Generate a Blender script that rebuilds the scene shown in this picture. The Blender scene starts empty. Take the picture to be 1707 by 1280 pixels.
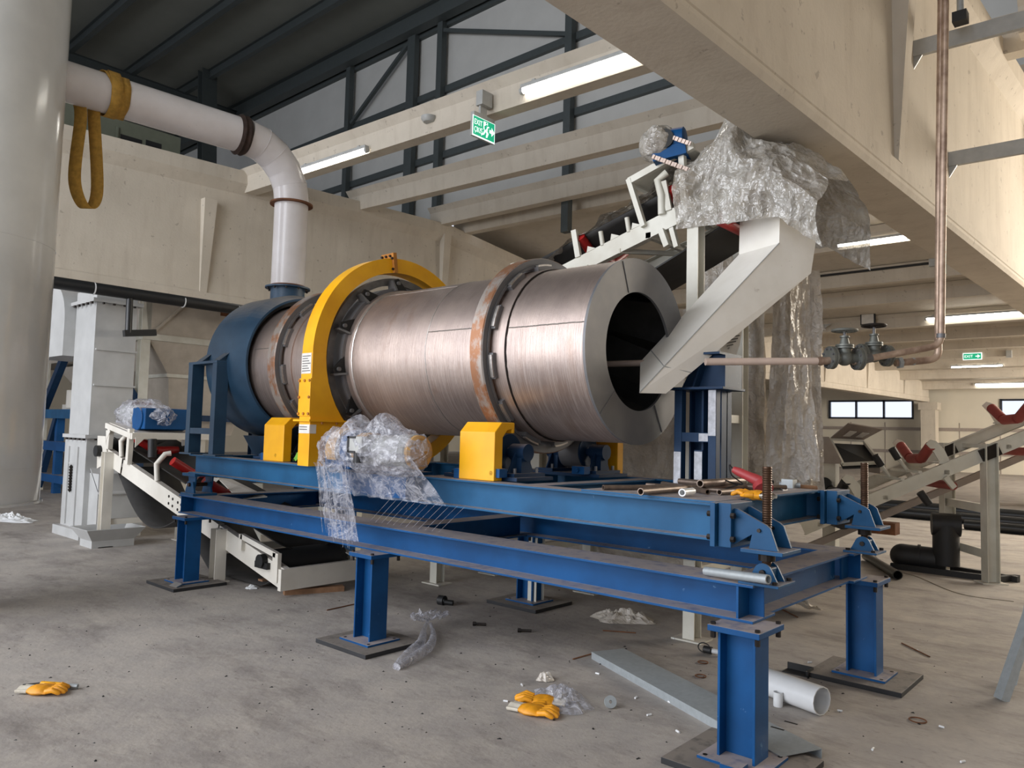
import bpy, bmesh, math, random
from mathutils import Vector, Matrix, noise
PI = math.pi
random.seed(7)
scene = bpy.context.scene
COL = scene.collection

# ------------------------------------------------------------------ camera, world, lights, exposure
F, YAW, PITCH, ROLL = 1.26413, 0.72416, 0.06400, 0.02600
cam_d = bpy.data.cameras.new('camera'); cam = bpy.data.objects.new('camera', cam_d); COL.objects.link(cam)
fwd = Vector((-math.sin(YAW)*math.cos(PITCH), math.cos(YAW)*math.cos(PITCH), math.sin(PITCH)))
rt0 = Vector((math.cos(YAW), math.sin(YAW), 0)); up0 = rt0.cross(fwd)
rt = math.cos(ROLL)*rt0 + math.sin(ROLL)*up0; up = -math.sin(ROLL)*rt0 + math.cos(ROLL)*up0
cam.matrix_world = Matrix(((rt.x, up.x, -fwd.x, 1.632), (rt.y, up.y, -fwd.y, -3.710), (rt.z, up.z, -fwd.z, 1.606), (0, 0, 0, 1)))
cam_d.sensor_fit = 'HORIZONTAL'; cam_d.sensor_width = 36.0; cam_d.lens = F*1000*36/1707
cam_d.clip_start = 0.05; cam_d.clip_end = 300
scene.camera = cam
scene.view_settings.view_transform = 'Standard'; scene.view_settings.look = 'None'
scene.view_settings.exposure = 0.5; scene.view_settings.gamma = 1.0; scene.view_settings.use_curve_mapping = False

world = bpy.data.worlds.new('daylight'); scene.world = world; world.use_nodes = True
wb = world.node_tree.nodes['Background']; wb.inputs[0].default_value = (0.80, 0.86, 1.0, 1); wb.inputs[1].default_value = 0.88

def area(name, loc, target, sx, sy, energy, color):
    d = bpy.data.lights.new(name, 'AREA'); d.shape = 'RECTANGLE'; d.size = sx; d.size_y = sy; d.energy = energy; d.color = color
    o = bpy.data.objects.new(name, d); COL.objects.link(o); o.location = loc
    o.rotation_euler = (Vector(target)-Vector(loc)).to_track_quat('-Z', 'Y').to_euler()
    return o
area('high_fill_front', (-4.5, -9.5, 7.3), (-2.5, 1, .8), 13, 4, 650, (.92, .95, 1.0))  # unseen fill light added overhead in front
area('door_light_front', (-7, -13.8, 3.0), (-3.0, 1, 1.0), 12, 5, 900, (.94, .96, 1.0))
area('door_light_back', (4.5, 15.5, 5.3), (-3, 2.5, .6), 8, 4, 1100, (1.0, .91, .78))
area('door_light_far', (9, 34, 4.5), (-8, 38, 1.5), 10, 4, 3200, (1.0, .93, .84))

# ------------------------------------------------------------------ materials
def lin(r, g, b):
    f = lambda c: (c/255/12.92 if c/255 <= .04045 else ((c/255+.055)/1.055)**2.4)
    return (f(r), f(g), f(b), 1)
class NT:
    def __init__(s, name):
        s.m = bpy.data.materials.new(name); s.m.use_nodes = True; s.t = s.m.node_tree; s.b = s.t.nodes['Principled BSDF']
    def n(s, kind, **kw):
        nd = s.t.nodes.new(kind)
        for k, v in kw.items(): setattr(nd, k, v)
        return nd
    def l(s, a, b): s.t.links.new(a, b)
    def coord(s, scale=(1, 1, 1), kind='Object'):
        g = s.n('ShaderNodeTexCoord'); mp = s.n('ShaderNodeMapping'); mp.inputs['Scale'].default_value = scale
        s.l(g.outputs[kind], mp.inputs['Vector']); return mp.outputs[0]
    def noise(s, vec, scale, detail=4, rough=.55, lo=.35, hi=.65):
        t = s.n('ShaderNodeTexNoise'); t.inputs['Scale'].default_value = scale; t.inputs['Detail'].default_value = detail; t.inputs['Roughness'].default_value = rough
        s.l(vec, t.inputs['Vector'])
        r = s.n('ShaderNodeMapRange'); r.inputs[1].default_value = lo; r.inputs[2].default_value = hi
        s.l(t.outputs[0], r.inputs[0]); return r.outputs[0]
    def mix(s, fac, a, b, mode='MIX'):
        m = s.n('ShaderNodeMix', data_type='RGBA', blend_type=mode)
        for sock, v in ((m.inputs[0], fac), (m.inputs[6], a), (m.inputs[7], b)):
            if hasattr(v, 'links'): s.l(v, sock)
            else: sock.default_value = v
        return m.outputs[2]
    def math(s, op, a, b=0.0):
        m = s.n('ShaderNodeMath', operation=op)
        for sock, v in ((m.inputs[0], a), (m.inputs[1], b)):
            if hasattr(v, 'links'): s.l(v, sock)
            else: sock.default_value = v
        return m.outputs[0]
    def bump(s, h, strength=.2, dist=.01):
        b = s.n('ShaderNodeBump'); b.inputs['Strength'].default_value = strength; b.inputs['Distance'].default_value = dist
        s.l(h, b.inputs['Height']); s.l(b.outputs[0], s.b.inputs['Normal'])
    def set(s, **kw):
        for k, v in kw.items():
            sock = s.b.inputs[k]
            if hasattr(v, 'links'): s.l(v, sock)
            else: sock.default_value = v
        return s.m
def up_dust(N):
    g = N.n('ShaderNodeNewGeometry'); sx = N.n('ShaderNodeSeparateXYZ'); N.l(g.outputs['True Normal'], sx.inputs[0])
    r = N.n('ShaderNodeMapRange'); r.inputs[1].default_value = .55; r.inputs[2].default_value = .95; N.l(sx.outputs[2], r.inputs[0])
    return r.outputs[0]
def paint(name, c, c2=None, rough=.45, dust=None, dustamt=.75, chip=None, spec=.5, wear=1.0):
    N = NT(name); v = N.coord()
    c2 = c2 or tuple(x*.78 for x in c[:3])+(1,)
    col = N.mix(N.noise(v, 3.1, 5), c, c2)
    if chip: col = N.mix(N.math('MULTIPLY', N.noise(v, 9, 6, .75, .66, .70), wear), col, chip)
    if dust: col = N.mix(N.math('MULTIPLY', up_dust(N), N.math('MULTIPLY', N.noise(v, 14, 4, .6, .1, .5), dustamt)), col, dust)
    N.bump(N.noise(v, 60, 3), .04, .002)
    return N.set(**{'Base Color': col, 'Roughness': rough, 'Specular IOR Level': spec})
def plain(name, c, rough=.5, metal=0.0, var=.85, scale=8):
    N = NT(name); v = N.coord()
    col = N.mix(N.noise(v, scale, 5), c, tuple(x*var for x in c[:3])+(1,))
    return N.set(**{'Base Color': col, 'Roughness': rough, 'Metallic': metal})
def emit(name, c, k):
    N = NT(name)
    return N.set(**{'Base Color': (.8, .8, .8, 1), 'Emission Color': c, 'Emission Strength': k})
DUST = lin(168, 156, 150)
MAT = {}
MAT['blue'] = paint('blue_enamel', lin(14, 78, 132), lin(11, 66, 114), .48, DUST, .85, lin(120, 160, 195), wear=.5, spec=.22)
MAT['blue_upper'] = paint('worn_blue_enamel', lin(32, 92, 134), lin(24, 78, 116), .5, DUST, .85, lin(130, 170, 200), wear=.7, spec=.25)
MAT['blue_bracket'] = paint('scuffed_blue_bracket_paint', lin(30, 84, 126), lin(22, 70, 108), .5, DUST, .6, lin(130, 165, 190), wear=.5, spec=.25)
MAT['hood'] = paint('dark_blue_hood_paint', lin(48, 80, 106), lin(38, 66, 90), .45, lin(150, 142, 132), .8)
MAT['stand'] = paint('navy_stand_paint', lin(26, 56, 88), lin(20, 46, 74), .5, DUST, .5, lin(150, 160, 175), wear=.4, spec=.25)
MAT['yellow'] = paint('yellow_guard_paint', lin(246, 182, 14), lin(232, 164, 8), .42, None, .5, None)
MAT['yellow_worn'] = paint('ochre_primer', lin(196, 132, 40), lin(160, 98, 34), .6)
MAT['white'] = paint('white_machine_paint', lin(226, 221, 210), lin(212, 206, 194), .42, DUST, .5, lin(150, 130, 110), wear=.25)
MAT['white2'] = paint('offwhite_conveyor_paint', lin(214, 212, 200), lin(198, 194, 180), .48, DUST, .5, lin(140, 120, 100), wear=.3)
MAT['chute'] = paint('bright_chute_paint', lin(240, 236, 227), lin(230, 225, 214), .45, None, .5, lin(150, 130, 110), wear=.3)
MAT['silo'] = paint('glossy_silo_paint', lin(218, 220, 218), lin(210, 212, 210), .14, None, .5)
MAT['duct'] = paint('glossy_duct_paint', lin(222, 218, 218), lin(212, 207, 206), .22, None, .5, lin(120, 100, 85), wear=.25)
MAT['elev'] = paint('bright_elevator_paint', lin(188, 188, 186), lin(176, 176, 174), .35, DUST, .4)
MAT['hopper'] = paint('beige_hopper_paint', lin(196, 186, 172), lin(180, 170, 156), .55)
MAT['rust'] = plain('rusty_steel', lin(128, 82, 52), .75, .2, .55, 12)
MAT['scorch'] = plain('burnt_weld', lin(62, 46, 38), .8, .2, .5, 18)
MAT['dark'] = plain('dark_steel', lin(52, 52, 52), .5, .6, .7)
MAT['lining'] = plain('dull_drum_lining', lin(96, 93, 90), .42, .55, .7, 6)
MAT['bolt'] = plain('black_bolt_steel', lin(48, 42, 38), .5, .6, .7)
MAT['shaft'] = plain('browned_screw_steel', lin(98, 74, 58), .45, .7, .6, 20)
MAT['black'] = plain('black_rubber', lin(34, 34, 35), .55, 0, .8)
MAT['belt'] = plain('dusty_black_belt', lin(44, 42, 40), .7, 0, .7)
MAT['slab'] = paint('black_pad_slab', lin(42, 42, 44), lin(34, 34, 36), .7, lin(128, 120, 112), .95)
MAT['red'] = plain('red_idler_roller', lin(176, 36, 34), .4, 0, .8)
MAT['redbrown'] = plain('dusty_red_roller', lin(150, 62, 54), .6, 0, .8)
MAT['strap'] = plain('yellow_sling_webbing', lin(186, 144, 62), .85, 0, .7, 25)
MAT['galv'] = plain('galvanised_sheet', lin(172, 178, 180), .45, .35, .88, 30)
MAT['pvc'] = plain('white_pvc', lin(225, 226, 226), .3, 0, .95)
MAT['wood'] = plain('timber', lin(150, 112, 82), .8, 0, .7, 14)
MAT['card'] = plain('brown_cardboard', lin(188, 150, 96), .8, 0, .85, 20)
MAT['glove'] = plain('orange_glove_rubber', lin(240, 162, 30), .5, 0, .75, 30)
MAT['glovew'] = plain('glove_cuff_knit', lin(214, 206, 190), .9, 0, .85, 40)
MAT['darkgrey'] = plain('dark_green_grey_paint', lin(70, 76, 76), .55, .1, .9)
MAT['panel'] = plain('grey_wall_cladding', lin(190, 189, 184), .6, 0, .93, 1.5)
MAT['roofdark'] = plain('grey_roof_cladding', lin(120, 122, 116), .6, 0, .93, 1.5)
MAT['window_frame'] = plain('anthracite_window_frame', lin(42, 46, 54), .4)
MAT['paper'] = plain('white_paper_label', lin(226, 222, 214), .7)
MAT['ink'] = plain('grey_print', lin(96, 92, 90), .7)
MAT['pipeblack'] = plain('black_plastic_pipe', lin(36, 37, 38), .35, 0, .85)
MAT['valve'] = plain('grey_cast_valve', lin(120, 122, 116), .5, .5, .8, 20)
MAT['copper'] = None
MAT['cable'] = plain('grey_cable', lin(150, 140, 124), .6)
MAT['tube'] = emit('lit_tube', (1.0, .97, .90, 1), 14.0)
MAT['lampbody'] = plain('grey_lamp_housing', lin(176, 176, 172), .4)
MAT['signgreen'] = emit('lit_green_sign', lin(16, 150, 110), .75); MAT['signgreen'].node_tree.nodes['Principled BSDF'].inputs['Base Color'].default_value = lin(16, 150, 110)
MAT['signwhite'] = emit('lit_white_sign', lin(226, 244, 240), .85)
MAT['redtool'] = plain('red_tool_plastic', lin(168, 58, 60), .5, 0, .85)
MAT['greencloth'] = plain('green_rag', lin(120, 180, 60), .8, 0, .7, 30)
MAT['dimunit'] = plain('shade_darkened_housing_paint', lin(112, 116, 100), .6, 0, .9)  # paint darkened to stand in for the shade above the girder
MAT['primer'] = plain('bare_primer_patch', lin(196, 198, 204), .5, .1, .7, 25)
MAT['grey'] = plain('grey_coated_sheet', lin(158, 146, 136), .5, .1, .9)
MAT['wallpanel'] = plain('cream_wall_panel', lin(214, 206, 188), .7, 0, .96, 1)

def concrete(name, c, c2, pits=True, lite=False):
    N = NT(name); v = N.coord()
    col = N.mix(N.noise(v, .9, 6, .6, .3, .7), c, c2)
    col = N.mix(N.math('MULTIPLY', N.noise(N.coord((3, 3, .5)), 1.6, 4, .6, .5, .75), .25), col, lin(150, 134, 116))
    if pits: col = N.mix(N.math('MULTIPLY', N.noise(v, 9, 3, .6, .66, .70), .38), col, lin(110, 98, 86))
    N.bump(N.noise(v, 25, 6), .12, .01)
    return N.set(**{'Base Color': col, 'Roughness': .82})
MAT['concrete'] = concrete('precast_concrete', lin(204, 194, 178), lin(188, 178, 162))
MAT['roofpanel'] = concrete('pale_roof_deck', lin(206, 198, 184), lin(196, 187, 172), False)

N = NT('dusty_concrete_floor'); v = N.coord()
col = N.mix(N.noise(v, .35, 7, .62, .3, .7), lin(172, 165, 158), lin(142, 135, 130))
col = N.mix(N.math('MULTIPLY', N.noise(v, 2.3, 9, .75, .42, .66), .65), col, lin(188, 179, 168))
col = N.mix(N.math('MULTIPLY', N.noise(N.coord((1, 2.2, 1)), 1.1, 7, .75, .50, .70), .75), col, lin(112, 104, 99))
col = N.mix(N.math('MULTIPLY', N.noise(N.coord((1, 2.5, 1)), 9, 6, .75, .58, .70), .55), col, lin(90, 82, 76))
N.bump(N.noise(v, 18, 8, .7, .2, .8), .25, .012)
MAT['floor'] = N.set(**{'Base Color': col, 'Roughness': .78})

# brushed stainless drum: lathe marks run round the axis (object X is the axis)
N = NT('brushed_stainless_drum'); v = N.coord()
br = N.noise(N.coord((90, 1.2, 1.2)), 3.0, 4, .65, .3, .7)
blot = N.noise(v, 2.2, 6, .6, .35, .68)
col = N.mix(blot, lin(200, 182, 172), lin(172, 156, 149))
col = N.mix(N.math('MULTIPLY', br, .18), col, lin(120, 108, 102))
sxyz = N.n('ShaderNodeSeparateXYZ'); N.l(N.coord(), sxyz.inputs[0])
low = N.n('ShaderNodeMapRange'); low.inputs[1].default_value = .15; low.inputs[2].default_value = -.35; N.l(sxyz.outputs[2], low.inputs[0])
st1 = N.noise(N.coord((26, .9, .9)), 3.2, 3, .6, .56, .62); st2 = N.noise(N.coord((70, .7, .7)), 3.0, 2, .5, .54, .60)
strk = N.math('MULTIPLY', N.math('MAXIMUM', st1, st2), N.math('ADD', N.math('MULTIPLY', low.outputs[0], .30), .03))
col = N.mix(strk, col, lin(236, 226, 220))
col = N.mix(N.math('MULTIPLY', N.noise(N.coord((2, .6, .6)), 2.4, 5, .6, .60, .72), .35), col, lin(150, 118, 96))
rg = N.n('ShaderNodeMapRange'); rg.inputs[3].default_value = .36; rg.inputs[4].default_value = .52; N.l(br, rg.inputs[0])
N.bump(br, .25, .004)
MAT['steel'] = N.set(**{'Base Color': col, 'Roughness': rg.outputs[0], 'Metallic': .9})
N = NT('matte_end_plate_steel'); v = N.coord()
col = N.mix(N.noise(v, 3, 5), lin(120, 119, 119), lin(106, 106, 109))
MAT['endsteel'] = N.set(**{'Base Color': col, 'Roughness': .5, 'Metallic': .4})
N = NT('rusty_tyre_steel'); v = N.coord()
col = N.mix(N.noise(N.coord((3, 2, 2)), 2.2, 6, .7, .44, .56), lin(168, 158, 150), lin(158, 112, 82))
MAT['tyre'] = N.set(**{'Base Color': col, 'Roughness': .45, 'Metallic': .55})
N = NT('aged_copper_pipe'); v = N.coord()
col = N.mix(N.noise(v, 6, 5, .6, .4, .62), lin(192, 168, 148), lin(142, 118, 102))
MAT['copper'] = N.set(**{'Base Color': col, 'Roughness': .42, 'Metallic': .45})
MAT['paintedpipe'] = plain('primed_pipe', lin(212, 190, 176), .4, .1, .9)
MAT['steelpipe'] = plain('raw_steel_pipe', lin(132, 116, 104), .45, .6, .65, 20)
MAT['gear'] = plain('grey_gear_steel', lin(118, 116, 114), .5, .5, .7, 12)
MAT['weld'] = plain('weld_bead', lin(196, 190, 184), .35, .85, .8, 40)

def film(name, tint, alpha, rough=.22, dirt=None, crease=1.0):
    """plastic film: thin sheet, more opaque and brighter along its creases"""
    N = NT(name); v = N.coord()
    def ridge(scale, det=3, sc=(1, 1, 1)):
        t = N.n('ShaderNodeTexNoise'); t.inputs['Scale'].default_value = scale; t.inputs['Detail'].default_value = det; t.inputs['Roughness'].default_value = .5; t.inputs['Distortion'].default_value = .6
        N.l(N.coord(sc), t.inputs['Vector'])
        a = N.math('ABSOLUTE', N.math('SUBTRACT', t.outputs[0], .5))
        r = N.n('ShaderNodeMapRange'); r.inputs[1].default_value = 0; r.inputs[2].default_value = .09; r.inputs[3].default_value = 1; r.inputs[4].default_value = 0; N.l(a, r.inputs[0]); return r.outputs[0]
    c1, c2 = ridge(6), ridge(17, 2)
    cre = N.math('MAXIMUM', N.math('MULTIPLY', c1, .8), N.math('MULTIPLY', c2, .6))
    al = N.math('ADD', alpha*(.72 if alpha < .6 else .97), N.math('MULTIPLY', cre, min(.5, (1-alpha)*.75)*crease))
    col = tint
    if dirt: col = N.mix(N.noise(v, 2.6, 7, .7, .40, .66), tint, dirt)
    col = N.mix(N.math('MULTIPLY', cre, .35*crease), col, (.9, .9, .92, 1))
    N.bump(N.math('ADD', N.math('MULTIPLY', c1, .7), N.math('MULTIPLY', c2, .4)), .55, .012)
    return N.set(**{'Base Color': col, 'Roughness': rough, 'Alpha': al, 'Specular IOR Level': .9})
MAT['film'] = film('clear_stretch_film', lin(186, 186, 196), .27, .14)
MAT['film_thin'] = film('thin_stretch_film', lin(190, 190, 200), .20, .18)
MAT['cover'] = film('grey_plastic_sheet', lin(176, 171, 160), .80, .18, lin(146, 136, 120), .7)
MAT['sheet'] = film('dirty_plastic_sheet', lin(206, 197, 184), .985, .30, lin(172, 160, 144), .5)
N = NT('window_glass')
MAT['glass'] = N.set(**{'Base Color': (.95, .97, 1, 1), 'Roughness': .02, 'Transmission Weight': 1.0, 'IOR': 1.02})

# ------------------------------------------------------------------ mesh helpers
class MB:
    def __init__(s): s.v = []; s.f = []; s.ch = []
    def add(s, vs, fs):
        o = len(s.v); s.ch.append((o, o+len(vs))); s.v += [Vector(x) for x in vs]; s.f += [tuple(i+o for i in f) for f in fs]; return s
    def box(s, a, b):
        (x0, y0, z0), (x1, y1, z1) = a, b
        x0, x1 = min(x0, x1), max(x0, x1); y0, y1 = min(y0, y1), max(y0, y1); z0, z1 = min(z0, z1), max(z0, z1)
        return s.add([(x0,y0,z0),(x1,y0,z0),(x1,y1,z0),(x0,y1,z0),(x0,y0,z1),(x1,y0,z1),(x1,y1,z1),(x0,y1,z1)],
                     [(0,3,2,1),(4,5,6,7),(0,1,5,4),(1,2,6,5),(2,3,7,6),(3,0,4,7)])
    def prof(s, pts, p0, p1, upv=(0,0,1)):
        """extrude a 2D outline (side, up) from p0 to p1"""
        p0, p1 = Vector(p0), Vector(p1); d = (p1-p0).normalized(); upv = Vector(upv)
        side = d.cross(upv)
        if side.length < 1e-6: side = d.cross(Vector((0,1,0)))
        side.normalize(); u = side.cross(d)
        n = len(pts); vs = [p0+side*a+u*b for a, b in pts]+[p1+side*a+u*b for a, b in pts]
        ar = sum(pts[i][0]*pts[(i+1)%n][1]-pts[(i+1)%n][0]*pts[i][1] for i in range(n))
        fs = [tuple(range(n)), tuple(reversed(range(n, 2*n)))]+[((i+1)%n, i, n+i, n+(i+1)%n) for i in range(n)]
        if ar > 0: fs = [tuple(reversed(f)) for f in fs]
        fs = [tuple(reversed(f)) for f in fs] if ar > 0 else fs
        return s.add(vs, fs)
    def bar(s, p0, p1, w, h, upv=(0,0,1)):
        return s.prof([(-w/2,-h/2),(w/2,-h/2),(w/2,h/2),(-w/2,h/2)], p0, p1, upv)
    def ibeam(s, p0, p1, h, b, tf=.012, tw=.009, upv=(0,0,1)):
        H, B, W = h/2, b/2, tw/2
        return s.prof([(-B,-H),(B,-H),(B,-H+tf),(W,-H+tf),(W,H-tf),(B,H-tf),(B,H),(-B,H),(-B,H-tf),(-W,H-tf),(-W,-H+tf),(-B,-H+tf)], p0, p1, upv)
    def channel(s, p0, p1, h, b, t=.008, flip=1, upv=(0,0,1)):
        H = h/2; q = [(0,-H),(b,-H),(b,-H+t),(t,-H+t),(t,H-t),(b,H-t),(b,H),(0,H)]
        return s.prof([(a*flip, c) for a, c in q], p0, p1, upv)
    def poly(s, pts, t):
        """flat polygon of 3D points given thickness vector t"""
        t = Vector(t); n = len(pts); P = [Vector(p) for p in pts]
        vs = P+[p+t for p in P]
        return s.add(vs, [tuple(reversed(range(n))), tuple(range(n, 2*n))]+[(i, (i+1)%n, n+(i+1)%n, n+i) for i in range(n)])
    def tube(s, path, r, n=12, cap=True, inner=None):
        P = [Vector(p) for p in path]; R = r if isinstance(r, (list, tuple)) else [r]*len(P)
        t0 = (P[1]-P[0]).normalized(); ref = Vector((0,0,1)) if abs(t0.z) < .9 else Vector((1,0,0))
        a = t0.cross(ref).normalized(); rings = []
        for i, p in enumerate(P):
            t = (P[min(i+1, len(P)-1)]-P[max(i-1, 0)]).normalized()
            a = (a-t*a.dot(t)).normalized(); b = t.cross(a)
            rings.append([p+(a*math.cos(2*PI*k/n)+b*math.sin(2*PI*k/n))*R[i] for k in range(n)])
        vs = [q for rg_ in rings for q in rg_]; fs = []
        for i in range(len(P)-1):
            for k in range(n): fs.append((i*n+k, i*n+(k+1)%n, (i+1)*n+(k+1)%n, (i+1)*n+k))
        if inner:
            o = len(vs); vi = []
            for i, end in ((0, 0), (len(P)-1, 1)):
                c = P[i]; vi += [c+(q-c)*(inner/R[i]) for q in rings[i]]
            vs += vi; m = (len(P)-1)*n
            for k in range(n):
                k2 = (k+1)%n
                fs += [(k2, k, o+k, o+k2), (m+k, m+k2, o+n+k2, o+n+k), (o+k, o+n+k, o+n+k2, o+k2)]
        elif cap: fs += [tuple(reversed(range(n))), tuple(range((len(P)-1)*n, len(P)*n))]
        return s.add(vs, fs)
    def lathe(s, prof, c, axis='x', n=64, a0=0, a1=2*PI, closed=False):
        """revolve (along, radius) profile about an axis through c"""
        full = abs(a1-a0-2*PI) < 1e-6; m = n if full else n+1; vs = []; c = Vector(c)
        for k in range(m):
            a = a0+(a1-a0)*k/n; ca, sa = math.cos(a), math.sin(a)
            for (h, r) in prof:
                q = {'x': Vector((h, r*ca, r*sa)), 'z': Vector((r*ca, r*sa, h)), 'y': Vector((r*sa, h, r*ca))}[axis]
                vs.append(c+q)
        L = len(prof); fs = []; J = L if closed else L-1
        for k in range(n):
            k2 = (k+1)%m
            for j in range(J):
                j2 = (j+1)%L
                fs.append((k*L+j, k2*L+j, k2*L+j2, k*L+j2))
        if closed and not full: fs += [tuple(range(L)), tuple(reversed(range((m-1)*L, m*L)))]
        return s.add(vs, fs)
    def ring(s, x0, x1, ri, ro, c, axis='x', n=64, a0=0, a1=2*PI):
        return s.lathe([(x0, ri), (x0, ro), (x1, ro), (x1, ri)], c, axis, n, a0, a1, True)
    def cyl(s, p0, p1, r, n=16, inner=None): return s.tube([p0, p1], r, n, True, inner)
    def bolt(s, p, d, r=.014, l=.02): 
        p, d = Vector(p), Vector(d).normalized(); return s.tube([p, p+d*l], r, 6)
    def sphere(s, c, r, n=10, m=7):
        c = Vector(c); r = Vector(r) if hasattr(r, '__len__') else Vector((r, r, r)); vs = []; fs = []
        for i in range(m+1):
            t = PI*i/m
            for k in range(n):
                a = 2*PI*k/n; vs.append(c+Vector((r.x*math.sin(t)*math.cos(a), r.y*math.sin(t)*math.sin(a), r.z*math.cos(t))))
        for i in range(m):
            for k in range(n): fs.append((i*n+k, (i+1)*n+k, (i+1)*n+(k+1)%n, i*n+(k+1)%n))
        return s.add(vs, fs)
    def grid(s, f, nu, nv):
        vs = [f(i/nu, j/nv) for i in range(nu+1) for j in range(nv+1)]
        return s.add(vs, [(i*(nv+1)+j, (i+1)*(nv+1)+j, (i+1)*(nv+1)+j+1, i*(nv+1)+j+1) for i in range(nu) for j in range(nv)])

ORG = {}
def clusters(mb):
    ch = [c for c in mb.ch if c[1] > c[0]]; n = len(ch)
    if n < 2 or n > 400: return [list(range(n))], ch
    B = []
    for a, b in ch:
        q = mb.v[a:b]; B.append(([min(p[i] for p in q) for i in range(3)], [max(p[i] for p in q) for i in range(3)]))
    S = [max(h[i]-l[i] for i in range(3)) for l, h in B]; par = list(range(n))
    def find(i):
        while par[i] != i: i = par[i]
        return i
    for i in range(n):
        for j in range(i+1, n):
            g = math.sqrt(sum(max(0, B[i][0][k]-B[j][1][k], B[j][0][k]-B[i][1][k])**2 for k in range(3)))
            if g <= max(.02, .5*max(S[i], S[j])): par[find(i)] = find(j)
    out = {}
    for i in range(n): out.setdefault(find(i), []).append(i)
    return list(out.values()), ch
def obj(name, mb, mat, parent=None, smooth=False, org=None, ang=40, bevel=0, kind=None):
    if parent is not None and kind is None and len(mb.ch) > 1:
        cl, ch = clusters(mb)
        if len(cl) > 1:
            if all(max(max(v[i] for v in mb.v[a:b])-min(v[i] for v in mb.v[a:b]) for i in range(3)) < .07 for a, b in ch): kind = 'stuff'
            else:
                first = None
                for c in cl:
                    m2 = MB()
                    for k in c:
                        a, b = ch[k]; m2.add(mb.v[a:b], [tuple(i-a for i in f) for f in mb.f if a <= f[0] < b])
                    o = obj(name, m2, mat, parent, smooth, org, ang, bevel, 'one'); first = first or o
                return first
    if parent is not None: L = ORG[parent.name]
    elif org is not None: L = Vector(org)
    else:
        xs = [v.x for v in mb.v]; ys = [v.y for v in mb.v]; zs = [v.z for v in mb.v]
        L = Vector(((min(xs)+max(xs))/2, (min(ys)+max(ys))/2, min(zs)))
    me = bpy.data.meshes.new(name); me.from_pydata([v-L for v in mb.v], [], mb.f); me.update()
    bm = bmesh.new(); bm.from_mesh(me); bmesh.ops.remove_doubles(bm, verts=bm.verts, dist=1e-5); bmesh.ops.recalc_face_normals(bm, faces=bm.faces); bm.to_mesh(me); bm.free()
    m = MAT[mat] if isinstance(mat, str) else mat
    me.materials.append(m)
    if smooth:
        me.polygons.foreach_set('use_smooth', [True]*len(me.polygons)); me.set_sharp_from_angle(angle=math.radians(ang))
    o = bpy.data.objects.new(name, me); COL.objects.link(o)
    if parent is not None: o.parent = parent
    else: o.location = L
    ORG[o.name] = L
    if kind == 'stuff': o['kind'] = 'stuff'
    if bevel:
        b = o.modifiers.new('bevel', 'BEVEL'); b.width = bevel; b.segments = 2; b.limit_method = 'ANGLE'
    return o
def tag(o, label, cat, group=None):
    o['label'] = label; o['category'] = cat
    if group: o['group'] = group
    return o
def thing(name, label, cat, loc, group=None):
    o = bpy.data.objects.new(name, None); COL.objects.link(o); o.location = loc; o.empty_display_size = .1
    ORG[o.name] = Vector(loc); return tag(o, label, cat, group)
def struct(name, mb, mat, parent=None, smooth=False, **k):
    o = obj(name, mb, mat, parent, smooth, **k)
    if parent is None: o['kind'] = 'structure'
    return o
def dup(root, d, label=None):
    r = root.copy(); COL.objects.link(r); r.location = Vector(root.location)+Vector(d)
    if label: r['label'] = label
    for ch in root.children:
        c = ch.copy(); COL.objects.link(c); c.parent = r
        for g in ch.children:
            e = g.copy(); COL.objects.link(e); e.parent = c
    return r
def fb(p, s=1.0, o=0.0): return noise.noise(Vector(p)*s+Vector((o, o*1.7, -o)))
def rg_(p, o=0.0): return 1-2.2*abs(noise.noise(Vector(p)+Vector((o*3.1, -o, o*1.7))))
def text(name, body, size, origin, u, v, mat, parent, depth=.002):
    cu = bpy.data.curves.new(name, 'FONT'); cu.body = body; cu.size = size; cu.extrude = depth/2; cu.resolution_u = 2
    t = bpy.data.objects.new(name+'_tmp', cu); COL.objects.link(t)
    dg = bpy.context.evaluated_depsgraph_get(); dg.update()
    me = bpy.data.meshes.new_from_object(t.evaluated_get(dg)); bpy.data.objects.remove(t)
    u, v = Vector(u), Vector(v); w = u.cross(v); L = ORG[parent.name]; org = Vector(origin)
    for q in me.vertices: q.co = org+u*q.co.x+v*q.co.y+w*q.co.z-L
    me.name = name; me.materials.clear(); me.materials.append(MAT[mat])
    o = bpy.data.objects.new(name, me); COL.objects.link(o); o.parent = parent; ORG[o.name] = L
    return o
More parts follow.
